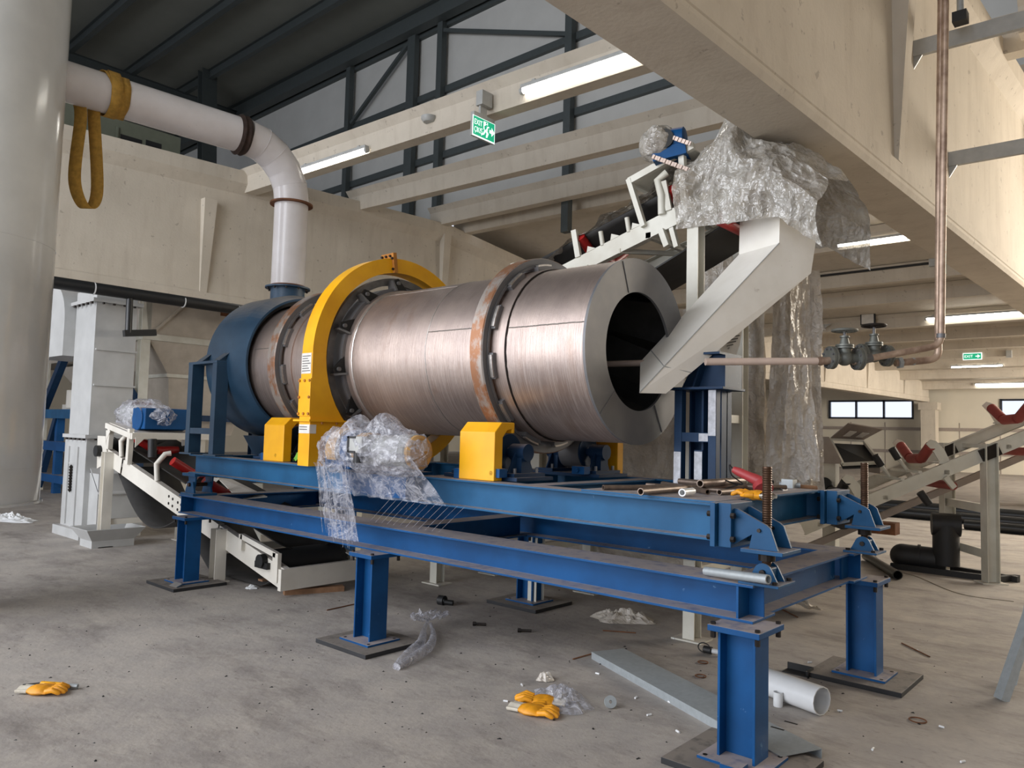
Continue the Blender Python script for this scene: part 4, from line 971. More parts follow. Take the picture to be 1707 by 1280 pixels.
gr = thing('angle_grinder', 'red angle grinder lying on the deck behind the near jack screw', 'tool', (-0.352, 0.850, 1.286))
ga, gb = Vector((-0.527, 0.886, 1.409)), Vector((-0.355, 0.910, 1.339))
obj('grinder_body', MB().tube([ga, ga.lerp(gb, .2), ga.lerp(gb, .6), ga.lerp(gb, .75), gb], [.020, .028, .030, .034, .036], 14), 'redtool', gr, True)
obj('grinder_guard', MB().tube([gb+Vector((.01, .0, -.02)), gb+Vector((.03, -.02, -.045))], .06, 20), 'redtool', gr, True)
obj('side_handle', MB().tube([gb, gb+Vector((.05, .07, .0))], .013, 10), 'black', gr, True)
cc = [Vector((-0.527, 0.886, 1.409)), Vector((-0.544, 0.869, 1.436)), Vector((-0.534, 0.883, 1.371)), Vector((-0.483, 0.932, 1.319)), Vector((-0.520, 0.899, 1.318)), Vector((-0.577, 0.847, 1.339)), Vector((-0.592, 0.836, 1.308)), Vector((-0.570, 0.858, 1.285)), Vector((-0.506, 0.912, 1.311))]
obj('power_cord', MB().tube(spl(cc, 6), .005, 6), 'black', gr, True)
def glove(name, label, pts, width, base, cat='glove', thumb=None):
    """work glove lying flat: palm, five fingers and a knitted cuff, built from a direction and a base point"""
    g_ = thing(name, label, cat, base); P = Vector(base); dx = Vector(pts).normalized(); sy = Vector((-dx.y, dx.x, 0)); w = width
    def palm(i, j):
        a = 2*PI*j; t = i; ww = w*(.42+.10*math.sin(t*PI)+.06*t); hh = .016+.012*math.sin(PI*min(1, t+.1))
        return P+dx*(t*w*1.05)+sy*ww*math.cos(a)+Vector((0, 0, .022+hh*math.sin(a)+.006*fb((i*5, j*5, w*9), 1)))
    obj('palm', MB().grid(palm, 10, 16), 'glove', g_, True)
    for k in range(4):
        o_ = (k-1.5)*w*.24; L_ = w*(.72, .85, .80, .60)[k]
        b0 = P+dx*w*.98+sy*o_+Vector((0, 0, .026)); cu = (.01, .0, -.008, .012)[k]
        obj('finger', MB().tube([b0, b0+dx*L_*.5+sy*(o_*.15)+Vector((0, 0, .012)), b0+dx*L_*.9+sy*(o_*.2+cu)+Vector((0, 0, -.004)), b0+dx*L_+sy*(o_*.2+cu)+Vector((0, 0, -.010))], [w*.125, w*.13, w*.115, w*.05], 10), 'glove', g_, True)
    b0 = P+dx*w*.35+sy*w*.42+Vector((0, 0, .024))
    obj('thumb', MB().tube([b0, b0+dx*w*.35+sy*w*.22, b0+dx*w*.62+sy*w*.18+Vector((0, 0, -.006))], [w*.14, w*.13, w*.06], 10), 'glove', g_, True)
    def cuff(i, j):
        a = 2*PI*j; ww = w*(.42-.02*i+.06*i*i)
        return P-dx*(i*w*.55)+sy*ww*math.cos(a)+Vector((0, 0, .022+(.016+.01*i*0)*math.sin(a)+.004*math.sin(j*30)))
    obj('cuff', MB().grid(cuff, 5, 24), 'glovew', g_, True)
    return g_
G = glove('work_glove', 'orange work glove with pale cuff draped on the deck by the near jack screw', (-.72, .1, 0), .105, (-.12, .40, tb-.005))
G.rotation_euler = (0, 0, 0)
cl = thing('pipe_clamp', 'small bright metal clamp with wooden handle on the far deck corner', 'tool', (-0.422, 1.592, 1.276))
c0_ = Vector((-0.428, 1.585, 1.301))
obj('clamp_body', MB().box(c0_+Vector((-.05, -.04, -.04)), c0_+Vector((.03, .04, .03))).tube([c0_+Vector((-.08, 0, -.01)), c0_+Vector((.05, .05, -.01))], .02, 10), 'galv', cl)
obj('clamp_handle', MB().tube([c0_+Vector((.03, .05, -.02)), c0_+Vector((.12, .16, -.03))], .017, 10), 'wood', cl, True)
pl = thing('pliers', 'black handled pliers lying between the grinder and the clamp', 'tool', (-0.355, 1.117, 1.267))
obj('handles', MB().tube([(-0.416, 1.129, 1.274), (-0.387, 1.195, 1.273), (-0.360, 1.246, 1.269)], .012, 8).tube([(-0.401, 1.103, 1.265), (-0.375, 1.166, 1.264), (-0.360, 1.246, 1.265)], .012, 8), 'black', pl, True)
obj('jaws', MB().tube([(-0.360, 1.246, 1.267), (-0.352, 1.319, 1.271)], [.018, .010], 8), 'endsteel', pl, True)
rag = tag(obj('green_rag', MB().grid(lambda i, j: Vector((-4.33+.16*i, .10+.09*j, zu(-4.3)+.02+.09*abs(fb((i*3, j*3, 1), 1))+.10*math.sin(PI*i)*math.sin(PI*j))), 14, 10), 'greencloth', None, True), 'crumpled bright green rag beside the left yellow roller guard', 'rag')
# ------------------------------------------------------------------ left background: bucket elevator, hopper, conveyor
ev = thing('bucket_elevator', 'tall pale bucket elevator casing with bolted flanges left of the blue hood', 'elevator', (-10.0, .75, 0))
ex0, ex1, ey0, ey1 = -10.45, -9.70, .30, .86
obj('casing', MB().box((ex0, ey0, 1.42), (ex1, ey1, 3.28)), 'elev', ev, bevel=.004)
obj('casing', MB().box((ex0, ey0, 3.33), (ex1, ey1, 3.48)), 'elev', ev, bevel=.004)
obj('boot', MB().box((ex0-.06, ey0-.02, .10), (ex1, ey1+.02, 1.38)), 'elev', ev, bevel=.004)
for z in (1.40, 3.305):
    obj('flange', MB().box((ex0-.06, ey0-.06, z-.025), (ex1+.06, ey1+.06, z+.025)), 'elev', ev)
    m = MB()
    for k in range(5): m.tube([(ex0+.08+k*.16, ey0-.05, z-.055), (ex0+.08+k*.16, ey0-.05, z-.025)], .022, 6)
    for k in range(4): m.tube([(ex1+.04, ey0+.08+k*.14, z-.05), (ex1+.04, ey0+.08+k*.14, z-.025)], .02, 6)
    obj('bolts', m, 'bolt', ev)
for z in (2.12, 2.62): obj('stiffener', MB().box((ex1, ey0+.02, z-.012), (ex1+.03, ey1+.02, z+.012)), 'elev', ev)
obj('boot_base', MB().box((ex0-.12, ey0-.10, 0), (ex1+.14, ey1+.16, .13)), 'elev', ev, bevel=.004)
m = MB().box((ex0+.10, ey0-.04, .16), (ex0+.16, ey0, 1.25)).box((ex0+.44, ey0-.04, .16), (ex0+.50, ey0, 1.25)).box((ex0+.16, ey0-.03, 1.0), (ex0+.44, ey0-.0, 1.02))
obj('take_up_frame', m, 'elev', ev)
zz = [(.62+.02*k, (.012, .026)[k % 2]) for k in range(18)]
obj('take_up_screw', MB().lathe([(.60, 0)]+zz+[(1.0, 0)], (ex0+.29, ey0-.04, 0), 'z', 10), 'bolt', ev, True)
obj('inlet_chute', MB().poly([(ex1, ey0+.05, .95), (ex1, ey1+.05, .95), (ex1+.35, ey1+.05, .62), (ex1+.35, ey0+.05, .62)], (0, 0, .02)).box((ex1, ey0+.05, .14), (ex1+.32, ey1+.1, .9)), 'elev', ev)
hb = obj('return_leg', MB().box((ex0-1.2, ey0-.15, 2.55), (ex0, ey0+.35, 3.05)).lathe([(ey0-.15, 0), (ey0-.15, .60), (ey0+.35, .60), (ey0+.35, 0)], (ex0-.6, 0, 3.05), 'y', 32, -PI/2, PI/2), 'elev', ev, True, ang=30)
tr = thing('drip_tray', 'galvanised flared sheet tray on the floor at the foot of the elevator', 'tray', (-9.05, .25, 0))
def ringbox(x0, y0, x1, y1, z0, e, z1):
    a = [(x0, y0, z0), (x1, y0, z0), (x1, y1, z0), (x0, y1, z0)]; b = [(x0-e, y0-e, z1), (x1+e, y0-e, z1), (x1+e, y1+e, z1), (x0-e, y1+e, z1)]
    return MB().add(a+b, [(0,1,5,4),(1,2,6,5),(2,3,7,6),(3,0,4,7)])
o = obj('tray_sides', ringbox(-9.15, .08, -8.75, .60, .09, .10, .24).add([(-9.15, .08, 0), (-8.75, .08, 0), (-8.75, .60, 0), (-9.15, .60, 0), (-9.15, .08, .09), (-8.75, .08, .09), (-8.75, .60, .09), (-9.15, .60, .09)], [(0,1,5,4),(1,2,6,5),(2,3,7,6),(3,0,4,7),(0,3,2,1)]), 'elev', tr)
o.modifiers.new('t', 'SOLIDIFY').thickness = .008

# white trough conveyor under the left end of the machine
lc = thing('trough_conveyor', 'white belt conveyor dipping under the left end of the blue frame', 'conveyor', (-7, .8, 0))
ya, yb = .30, 1.22
zl = lambda x: 1.175-.228*(x+9.1)
def seg(x0, x1, y): return MB().channel((x0, y, zl(x0)), (x1, y, zl(x1)), .20, .07, .008, 1 if y > .8 else -1)
for y in (ya, yb): 
    for x0, x1 in ((-9.25, -8.55), (-8.5, -6.0), (-5.97, -4.72)): obj('stringer', seg(x0, x1, y), 'white', lc, bevel=.002)
m = MB()
for x in (-7.15, -7.05, -6.92, -6.84):
    for dz in (-.04, .04): m.tube([(x, ya-.006, zl(x)+dz), (x, ya+.001, zl(x)+dz)], .016, 8)
obj('splice_holes', m, 'bolt', lc)
obj('tail_bar', MB().box((-4.75, ya-.03, zl(-4.75)-.11), (-4.70, yb+.03, zl(-4.75)+.09)), 'white', lc)
obj('tail_pulley', MB().cyl((-5.05, ya+.06, .26), (-5.05, yb-.06, .26), .15, 28), 'black', lc, True)
m = MB().bar((-5.45, ya-.02, zl(-5.45)+.16), (-4.80, ya-.02, zl(-4.80)+.20), .04, .05).bar((-5.45, ya-.02, zl(-5.45)+.02), (-5.45, ya-.02, zl(-5.45)+.18), .04, .06, (1, 0, 0)).bar((-4.80, ya-.02, zl(-4.80)-.05), (-4.80, ya-.02, zl(-4.80)+.22), .04, .09, (1, 0, 0))
obj('take_up_frame', m, 'white', lc)
obj('tail_bearing', MB().cyl((-5.05, ya-.06, .31), (-5.05, ya+.0, .31), .065, 16).box((-5.16, ya-.04, .24), (-4.94, ya-.0, .30)), 'dark', lc, True)
b = obj('carry_belt', MB().grid(lambda i, j: Vector((-9.0+4.0*i, ya+.07+(yb-ya-.14)*j, zl(-9.0+4.0*i)+.12+.14*abs(2*j-1)**1.6)), 16, 10), 'belt', lc, True); b.modifiers.new('t', 'SOLIDIFY').thickness = .012
def sag(i, j):
    x = -8.9+3.9*i; q = (i*3) % 1.0 if i < 1 else 1.0
    s_ = abs(math.sin(PI*i*2.0))
    return Vector((x, ya+.08+(yb-ya-.16)*j, max(.03, zl(x)-.12-.42*s_)))
b = obj('sagging_return_belt', MB().grid(sag, 48, 3), 'belt', lc, True); b.modifiers.new('t', 'SOLIDIFY').thickness = .012
for x in (-8.85, -5.86):
    for y in (ya-.05, yb+.05):
        obj('leg', MB().ibeam((x, y, .01), (x, y, zl(x)+.10), .12, .12, .009, .008, (1, 0, 0)), 'white', lc)
        obj('foot_plate', MB().box((x-.1, y-.09, 0), (x+.1, y+.09, .012)), 'white', lc)
    obj('leg_tie', MB().box((x-.03, ya-.05, .28), (x+.03, yb+.05, .35)), 'white', lc)
obj('side_tie', MB().box((-8.8, yb+.03, .30), (-5.9, yb+.07, .36)), 'white', lc)
# drive table with motor
m = MB()
for x in (-9.05, -8.30): 
    m.bar((x+.12*(x < -9), ya-.01, zl(x)+.09), (x+.12*(x < -9)+.02, ya-.01, 1.53), .06, .07, (1, 0, 0)); m.bar((x, yb+.01, zl(x)+.09), (x, yb+.01, 1.53), .06, .07, (1, 0, 0))
m.bar((-9.0, ya-.01, 1.56), (-8.20, ya-.01, 1.44), .07, .07).bar((-9.0, yb+.01, 1.56), (-8.20, yb+.01, 1.44), .07, .07).bar((-8.2, ya-.04, 1.44), (-8.2, yb+.04, 1.44), .07, .08).bar((-9.0, ya-.04, 1.56), (-9.0, yb+.04, 1.56), .07, .07)
obj('drive_table', m, 'white', lc, bevel=.003)
obj('table_top', MB().poly([(-9.0, ya, 1.59), (-9.0, yb, 1.59), (-8.2, yb, 1.475), (-8.2, ya, 1.475)], (0, 0, .012)), 'white', lc)
obj('table_gusset', MB().poly([(-8.165, ya, 1.42), (-8.165, ya+.12, 1.42), (-8.165, ya, 1.30)], (.01, 0, 0)).poly([(-8.98, ya-.045, 1.5), (-8.84, ya-.045, 1.49), (-8.96, ya-.045, 1.36)], (0, .01, 0)), 'white', lc)
for x, y in ((-8.62, ya), (-8.62, yb-.1), (-7.55, ya), (-6.7, ya)):
    z = zl(x)+.10
    obj('idler_bracket', MB().tube([(x, y+.03, z), (x-.02, y+.02, z+.20), (x+.02, y+.10, z+.32), (x+.04, y+.16, z+.33)], .032, 10), 'white', lc, True)
for x in (-8.55, -7.46, -6.65):
    z = zl(x)+.36
    obj('idler_roller', MB().tube([(x, ya+.16, z), (x, ya+.42, z-.16)], .055, 16), 'red', lc, True)
    obj('idler_roller', MB().tube([(x, ya+.44, z-.16), (x, yb-.2, z-.16)], .055, 16), 'red', lc, True)
obj('guide_roller', MB().tube([(-7.70, ya+.02, zl(-7.7)+.34), (-7.72, ya+.02, zl(-7.7)+.56)], .05, 14), 'black', lc, True)
obj('head_pulley', MB().cyl((-9.15, ya+.05, 1.22), (-9.15, yb-.05, 1.22), .17, 28), 'dark', lc, True)
obj('head_bearing', MB().cyl((-9.2, ya-.08, 1.22), (-9.2, ya, 1.22), .075, 16), 'dark', lc, True)
obj('head_plate', MB().poly([(-9.32, ya-.02, 1.42), (-9.05, ya-.02, 1.42), (-8.95, ya-.02, 1.08), (-9.28, ya-.02, .98)], (0, .012, 0)), 'white', lc)
wm = thing('wrapped_motor', 'blue gear motor in shiny clear film on the white conveyor table', 'motor', (-8.5, .75, 1.55))
obj('motor_body', MB().tube([(-9.05, .55, 1.72), (-8.55, .60, 1.70)], .13, 24), 'lampbody', wm, True)
obj('gearbox', MB().box((-8.58, .42, 1.53), (-8.2, .98, 1.80)).cyl((-8.4, .40, 1.66), (-8.4, 1.0, 1.66), .15, 24), 'blue', wm, True, bevel=.01)
def wf(i, j):
    x = -9.22+1.12*i; a = 2*PI*j; e = (.20+.05*math.sin(i*5))*(1-abs(2*i-1)**8*.85)
    n = fb((x*7, math.cos(a)*2, math.sin(a)*2), 1, 4)*.05+fb((x*18, math.cos(a)*5, math.sin(a)*5), 1, 8)*.02
    return Vector((x, .66+(e+n)*1.2*math.cos(a), 1.69+(e+n)*math.sin(a)))
obj('stretch_film', MB().grid(wf, 60, 50), 'film', wm, True, ang=25)

hp = thing('feed_hopper', 'big beige storage hopper with sloping walls behind the elevator', 'hopper', (-16, 5, 0))
hx = -15.6
def frust(z0, x0, y0, x1, y1, z1, X0_, Y0, X1, Y1):
    y0, y1, Y0, Y1 = y0+.4, y1+.4, Y0+.4, Y1+.4
    return MB().add([(x0, y0, z0), (x1, y0, z0), (x1, y1, z0), (x0, y1, z0), (X0_, Y0, z1), (X1, Y0, z1), (X1, Y1, z1), (X0_, Y1, z1)], [(0,3,2,1),(4,5,6,7),(0,1,5,4),(1,2,6,5),(2,3,7,6),(3,0,4,7)])
obj('upper_bin', frust(3.55, -18.2, 3.1, hx, 7.2, 5.2, -18.2, 2.9, hx+.0, 7.2), 'hopper', hp)
obj('lower_bin', frust(2.72, -17.4, 3.75, hx-.35, 6.6, 3.5, -18.2, 3.1, hx, 7.2), 'hopper', hp)
obj('outlet', frust(1.35, -17.0, 3.95, hx-.6, 5.5, 2.72, -17.4, 3.75, hx-.35, 5.9), 'hopper', hp)
obj('rim', MB().box((-18.3, 3.35, 3.46), (hx+.06, 7.7, 3.60)).box((-17.5, 4.08, 2.68), (hx-.28, 7.1, 2.76)), 'white2', hp)
obj('wall_rib', MB().bar((hx+.02, 3.6, 3.65), (hx+.02, 4.8, 4.9), .05, .06, (1, 0, 0)).bar((hx+.02, 7.4, 3.65), (hx+.02, 6.0, 4.9), .05, .06, (1, 0, 0)), 'hopper', hp)
obj('name_plate', MB().box((hx+.01, 5.15, 4.22), (hx+.04, 5.5, 4.44)), 'rust', hp)
for x, y in ((hx-.1, 3.45), (hx-.1, 7.6), (-18.1, 3.45), (-18.1, 7.6)): 
    obj('post', MB().ibeam((x, y, 2.05), (x, y, 5.0), .2, .2, .02, .02, (1, 0, 0)), 'white2', hp)
    obj('leg', MB().ibeam((x, y, 0), (x, y, 2.02), .2, .2, .02, .02, (1, 0, 0)), 'stand', hp)
    obj('leg_joint', MB().box((x-.18, y-.18, 2.0), (x+.18, y+.18, 2.07)), 'rust', hp)
obj('leg_brace', MB().bar((hx-.1, 3.45, 2.0), (hx-.1, 2.7, 3.0), .12, .14).bar((hx-.1, 3.45, 1.75), (hx-.1, 7.2, 1.75), .1, .14).bar((-18.1, 3.45, 1.75), (hx-.1, 3.45, 1.75), .1, .14).bar((hx-.1, 3.45, 1.7), (hx-.1, 2.95, 2.8), .10, .12), 'stand', hp)
fr = thing('hopper_frame', 'blue steel frame with white crosshead standing left of the elevator', 'frame', (-18.2, 2.5, 0))
for xk, (a, b_) in enumerate((((-18.35, 2.35, 0), (-18.35, 2.35, 2.95)), ((-17.2, 2.35, 0), (-17.2, 2.35, 1.75)), ((-19.6, 2.35, 0), (-19.6, 2.35, 1.7)))): obj('post', MB().bar(a, b_, .15, .15, (1, 0, 0)), 'blue' if xk else 'white2', fr)
obj('brace', MB().bar((-18.3, 2.3, 1.72), (-16.6, 2.3, 3.45), .14, .16).bar((-18.2, 2.3, 0.1), (-17.2, 2.3, 1.72), .13, .15), 'stand', fr)
obj('beam', MB().box((-19.7, 2.2, 1.66), (-16.2, 2.42, 1.86)), 'blue_upper', fr)
obj('beam', MB().box((-19.7, 2.2, .95), (-16.2, 2.42, 1.15)).box((-20.2, 2.2, .25), (-15.4, 2.42, .42)), 'blue', fr)
obj('crosshead', MB().bar((-19.2, 2.35, 3.36), (-16.2, 2.35, 3.56), .16, .2).bar((-18.4, 2.35, 2.9), (-18.9, 2.35, 3.6), .12, .14), 'white2', fr)
obj('gearbox', MB().tube([(-17.1, 2.7, 1.9), (-17.1, 2.7, 2.3)], .28, 16).tube([(-17.1, 2.7, 2.3), (-17.1, 2.7, 2.75)], .13, 16).box((-17.6, 2.5, 1.86), (-16.6, 2.9, 1.98)), 'white', fr)
tk = thing('round_bin', 'pale round topped bin casing behind the elevator at the left', 'bin', (-22.10, 3.4, 0))
obj('bin_shell', MB().box((-22.60, 2.9, 3.05), (-19.20, 4.2, 3.9)).lathe([(2.9, 0), (2.9, 1.3), (4.2, 1.3), (4.2, 0)], (-20.50, 0, 3.9), 'y', 40, -PI/2, PI/2), 'hopper', tk, True, ang=30)
obj('bin_skirt', frust(2.0, -18.9, 3.2, -18.0, 3.9, 3.0, -20.6, 2.9, -17.6, 4.2), 'hopper', tk)
obj('bin_leg', MB().bar((-21.90, 3.1, 0), (-21.90, 3.1, 3.0), .16, .16, (1, 0, 0)).bar((-19.40, 4.0, 0), (-19.40, 4.0, 3.0), .16, .16, (1, 0, 0)), 'stand', tk)
pp = thing('drain_pipe', 'thick black pipe with pale bands running just under the far girder', 'pipe', (-9.35, 1, 3.4))
obj('pipe_run', MB().tube([(-9.35, -2.6, 3.40), (-9.35, 3.6, 3.41)], .082, 20), 'pipeblack', pp, True)
obj('drop_pipe', MB().tube([(-9.35, .60, 3.36), (-9.35, .61, 2.86)], .045, 14).bar((-9.35, .55, 2.84), (-9.35, .98, 2.90), .08, .09), 'pipeblack', pp, True)
for y in (.12, 1.35, 2.2): obj('pipe_band', MB().tube([(-9.35, y, 3.40), (-9.35, y+.015, 3.40)], .086, 20), 'pvc', pp, True)
bx = thing('machine_unit', 'dim greenish machine housing standing above the far girder', 'machine', (-16.5, 2.6, 6.0))
obj('housing', MB().poly([(-15.3, 1.4, 5.73), (-15.3, 1.4, 8.1), (-15.3, 3.85, 8.1), (-15.3, 3.85, 7.35), (-15.3, 3.25, 6.95), (-15.3, 3.25, 5.73)], (-2.2, 0, 0)), 'dimunit', bx, bevel=.01)
obj('opening', MB().box((-15.29, 2.55, 7.45), (-15.33, 3.0, 7.78)).box((-15.29, 3.08, 7.58), (-15.33, 3.42, 7.82)), 'black', bx)
obj('door_edge', MB().box((-15.28, 2.45, 6.1), (-15.25, 2.49, 7.9)), 'dimunit', bx)
obj('latch', MB().box((-15.28, 2.52, 7.18), (-15.24, 2.57, 7.28)).box((-15.28, 2.56, 6.55), (-15.24, 2.76, 6.7)), 'black', bx)
# scrap sheets and rollers seen under the hood
for lab, P, t, mat in (
    ('long bent white sheet lying over the conveyor under the hood', [(-7.299, 0.950, 0.951), (-7.132, 1.050, 0.937), (-5.891, 0.800, 0.830), (-6.127, 0.600, 0.795)], (0, .004, .010), 'white'),
    ('white plate with bolt holes standing behind the bent sheet', [(-7.95, 1.62, .83), (-7.39, 1.62, .86), (-7.37, 1.62, 0), (-7.93, 1.62, 0)], (0, .012, 0), 'white2'),
    ('folded white channel piece left of the bent sheet', [(-7.353, 0.800, 0.821), (-7.351, 0.900, 0.942), (-7.171, 0.900, 0.939), (-7.147, 0.750, 0.816)], (0, .02, .02), 'white2'),
    ('brown board slanting below the bent white sheet', [(-8.002, 1.200, 0.762), (-7.724, 1.200, 0.850), (-6.847, 1.000, 0.720), (-7.519, 1.000, 0.668)], (0, .012, .0), 'card')):
    tag(obj('steel_sheet' if 'board' not in lab else 'board', MB().poly(P, t), mat, None), lab, 'sheet')
fn = thing('film_bundle', 'film wrapped white machine part standing behind the hood support', 'bundle', (-6.6, 2.35, 1.0))
obj('bundle_core', MB().bar((-7.2, 2.3, 1.25), (-6.2, 2.5, 1.55), .18, .3).tube([(-6.6, 2.2, 1.2), (-6.55, 2.2, 1.75)], .08, 12), 'white2', fn)
obj('bundle_film', MB().grid(lambda i, j: Vector((-6.75+.9*i, 2.05+.35*math.cos(PI*j)+.06*fb((i*6, j*6, 0), 1), 1.5+.42*math.sin(PI*j)*(1-.4*i)+.07*fb((i*9, j*9, 2), 1))), 30, 24), 'film', fn, True, ang=25)
obj('bundle_stand', MB().box((-7.1, 2.3, 0), (-6.95, 2.45, 1.2)).box((-6.5, 2.3, 0), (-6.35, 2.45, 1.3)), 'white2', fn)

# ------------------------------------------------------------------ right background: idler conveyor, hood box, pipes
rc = thing('idler_conveyor', 'unfinished white conveyor frame with red troughing rollers at the right', 'conveyor', (-.2, 7.1, 0))
U = Vector((.81, .59, 0)).normalized(); Vv = Vector((-U.y, U.x, 0)); PL = Vector((-.08, 6.75, 0))
P0 = Vector((-1.315, 5.850, 0.820)); P1 = Vector((0.236, 6.980, 1.699))
sl_ = (P1.z-P0.z)/((P1-P0).xy.length); WID = 1.05
def rp(s, w, h=0.0):                               # s metres along from P0, w across, h above the stringer centre
    q = P0+U*s+Vv*w; return Vector((q.x, q.y, P0.z+sl_*s+h))
Ls = 3.4
for w in (0, WID): obj('stringer', MB().channel(rp(-.6, w), rp(Ls, w), .155, .06, .008, -1 if w == 0 else 1), 'white2', rc)
for s in (-.4, .35, 1.05, 1.75, 2.5, 3.2): obj('tie_bar', MB().bar(rp(s, 0, -.03), rp(s, WID, -.03), .06, .05), 'white2', rc)
for s in (.05, 1.02, 2.15):
    for w, sg in ((.03, 1), (WID-.03, -1)):
        m = MB().poly([rp(s-.02, w, .08), rp(s+.08, w, .08), rp(s+.02, w, .24), rp(s-.07, w, .38), rp(s-.14, w, .43), rp(s-.19, w, .40), rp(s-.10, w, .26)], Vv*.012*sg)
        obj('idler_bracket', m, 'white2', rc)
    obj('idler_base', MB().bar(rp(s, .02, .09), rp(s, WID-.02, .09), .10, .02), 'white2', rc)
    for w0, h0, w1, h1 in ((.05, .32, .30, .17), (.33, .16, .62, .16), (.65, .17, .90, .32)):
        obj('idler_roller', MB().tube([rp(s-.13, w0, h0+.03), rp(s-.13, w1, h1+.02)], .060, 18), 'redbrown' if s > .5 else 'black', rc, True)
    for w in (.33, .62): obj('roller_support', MB().bar(rp(s, w, .09), rp(s-.1, w, .15), .05, .03), 'white2', rc)
for s in (.55, .75):
    obj('guide_bar', MB().bar(rp(s, .0, .10), rp(s, WID*.8, .10), .04, .03), 'white2', rc)
    obj('guide_post', MB().tube([rp(s, .35, .10), rp(s-.12, .33, .30)], .022, 10), 'white2', rc, True)
    obj('guide_roller', MB().tube([rp(s-.12, .33, .30), rp(s-.20, .32, .46)], .045, 14), 'black', rc, True)
for s in (1.02, 1.95): obj('return_hanger', MB().bar(rp(s, -.02, -.07), rp(s+.10, -.02, -.24), .05, .06, U).bar(rp(s, WID, -.07), rp(s+.1, WID, -.24), .05, .06, U), 'white2', rc); obj('return_roller', MB().tube([rp(s+.1, .0, -.22), rp(s+.1, WID, -.22)], .05, 16), 'redbrown', rc, True)
for s in (.72, 2.0): obj('guide_roller', MB().tube([rp(s, -.06, -.12), rp(s+.10, -.06, -.30)], .045, 14), 'black', rc, True)
obj('tail_roller', MB().cyl(rp(-.1, .1, -.1), rp(-.1, WID-.1, -.1), .13, 24), 'black', rc, True)
sL = (PL-P0).dot(U)
for w in (0, WID):
    q = rp(sL, w); b0 = Vector((q.x, q.y, .012))
    obj('leg', MB().ibeam(b0, Vector((q.x, q.y, q.z+.10)), .14, .15, .010, .009, U), 'white2', rc)
    obj('foot_plate', MB().bar(Vector((q.x, q.y, .006))-U*.14, Vector((q.x, q.y, .006))+U*.14, .22, .012), 'white2', rc)
    obj('clamp_joint', MB().bar(rp(sL-.10, w-.02, 0), rp(sL+.10, w-.02, 0), .05, .14), 'bolt', rc)
for z in (.32, .85): obj('leg_tie', MB().bar(Vector((rp(sL, 0).x, rp(sL, 0).y, z)), Vector((rp(sL, WID).x, rp(sL, WID).y, z)), .06, .10), 'white2', rc)
obj('lower_rail', MB().bar(rp(-.5, WID*.5, -.38), rp(2.6, WID*.5, -.34), .06, .08), 'grey', rc)
obj('tail_block', MB().box((-1.288, 6.097, 0.650), Vector((-1.288, 6.097, 0.650))+Vector((.35, .2, -.14))), 'rust', rc)

hx_ = thing('sheet_hood', 'grey sheet metal box with raised lid beside the plastic sheets', 'hood', (-1.631, 6.289, 1.115))
back = Vector((-.35, .5, 0))
P = [Vector((-1.597, 6.301, 1.321)), Vector((-1.980, 6.364, 1.310)), Vector((-1.972, 6.342, 1.654)), Vector((-1.756, 6.266, 1.658))]
obj('box_side', MB().poly(P, back*.03), 'grey', hx_)
A_, B_, C_, D_ = Vector((-1.597, 6.301, 1.321)), Vector((-1.244, 6.610, 1.356)), Vector((-1.533, 6.934, 1.616)), Vector((-1.832, 6.535, 1.628))
obj('box_front', MB().poly([A_, B_, B_+Vector((0, 0, -.03)), A_+Vector((0, 0, -.03))], back*.1), 'white2', hx_)
m = MB(); ed = [A_, B_, C_, D_]
for k in range(4): m.bar(ed[k], ed[(k+1) % 4], .03, .03)
obj('opening_rim', m, 'white2', hx_)
obj('opening_dark', MB().poly([p_+Vector((0, 0, -.05)) for p_ in ed], (0, 0, -.02)), 'black', hx_)
obj('box_back', MB().poly([B_, C_, C_+Vector((0, 0, -.4)), B_+Vector((0, 0, -.15))], back*.03), 'grey', hx_)
E1, E2, E3, E4 = Vector((-1.832, 6.535, 1.636)), Vector((-1.533, 6.933, 1.632)), Vector((-1.236, 6.716, 1.768)), Vector((-1.535, 6.313, 1.830))
obj('lid', MB().poly([E1, E2, E3, E4], (0, 0, .012)), 'grey', hx_)
mid = lambda a, b: (Vector(E1).lerp(Vector(E2), a)).lerp(Vector(E4).lerp(Vector(E3), a), b)
for a in (.25, .62): obj('lid_window', MB().poly([mid(a-.0, .25)-UPZ*.004, mid(a+.2, .25)-UPZ*.004, mid(a+.2, .62)-UPZ*.004, mid(a, .62)-UPZ*.004], (0, 0, -.006)), 'paper', hx_)
g0 = Vector((-1.819, 6.519, 1.175))
obj('support_post', MB().box((g0.x-.08, g0.y-.08, 0), (g0.x+.08, g0.y+.08, g0.z+.15)), 'white2', hx_)

bp_ = thing('pipe_tee', 'black plastic boot shaped pipe fitting standing on the floor at the right', 'fitting', (-.55, 7.05, 0))
obj('upright', MB().tube([(-.61, 7.08, .10), (-.61, 7.08, .60)], .15, 28), 'black', bp_, True)
obj('rounded_head', MB().tube([(-.76, 7.03, .60), (-.46, 7.13, .60)], .14, 28), 'black', bp_, True)
obj('foot_barrel', MB().tube([(-1.10, 7.05, .16), (-.62, 7.13, .14)], .15, 28).sphere((-1.10, 7.05, .16), .15, 20, 12), 'black', bp_, True)
obj('foot_collar', MB().tube([(-.93, 7.08, .155), (-.90, 7.085, .155)], .165, 28), 'black', bp_, True)
obj('base_skid', MB().bar((-1.2, 6.90, .035), (-.05, 6.86, .035), .06, .07).bar((-.6, 7.3, .035), (.15, 7.05, .035), .06, .07).bar((-.05, 6.84, .035), (.12, 7.2, .035), .06, .07), 'black', bp_)
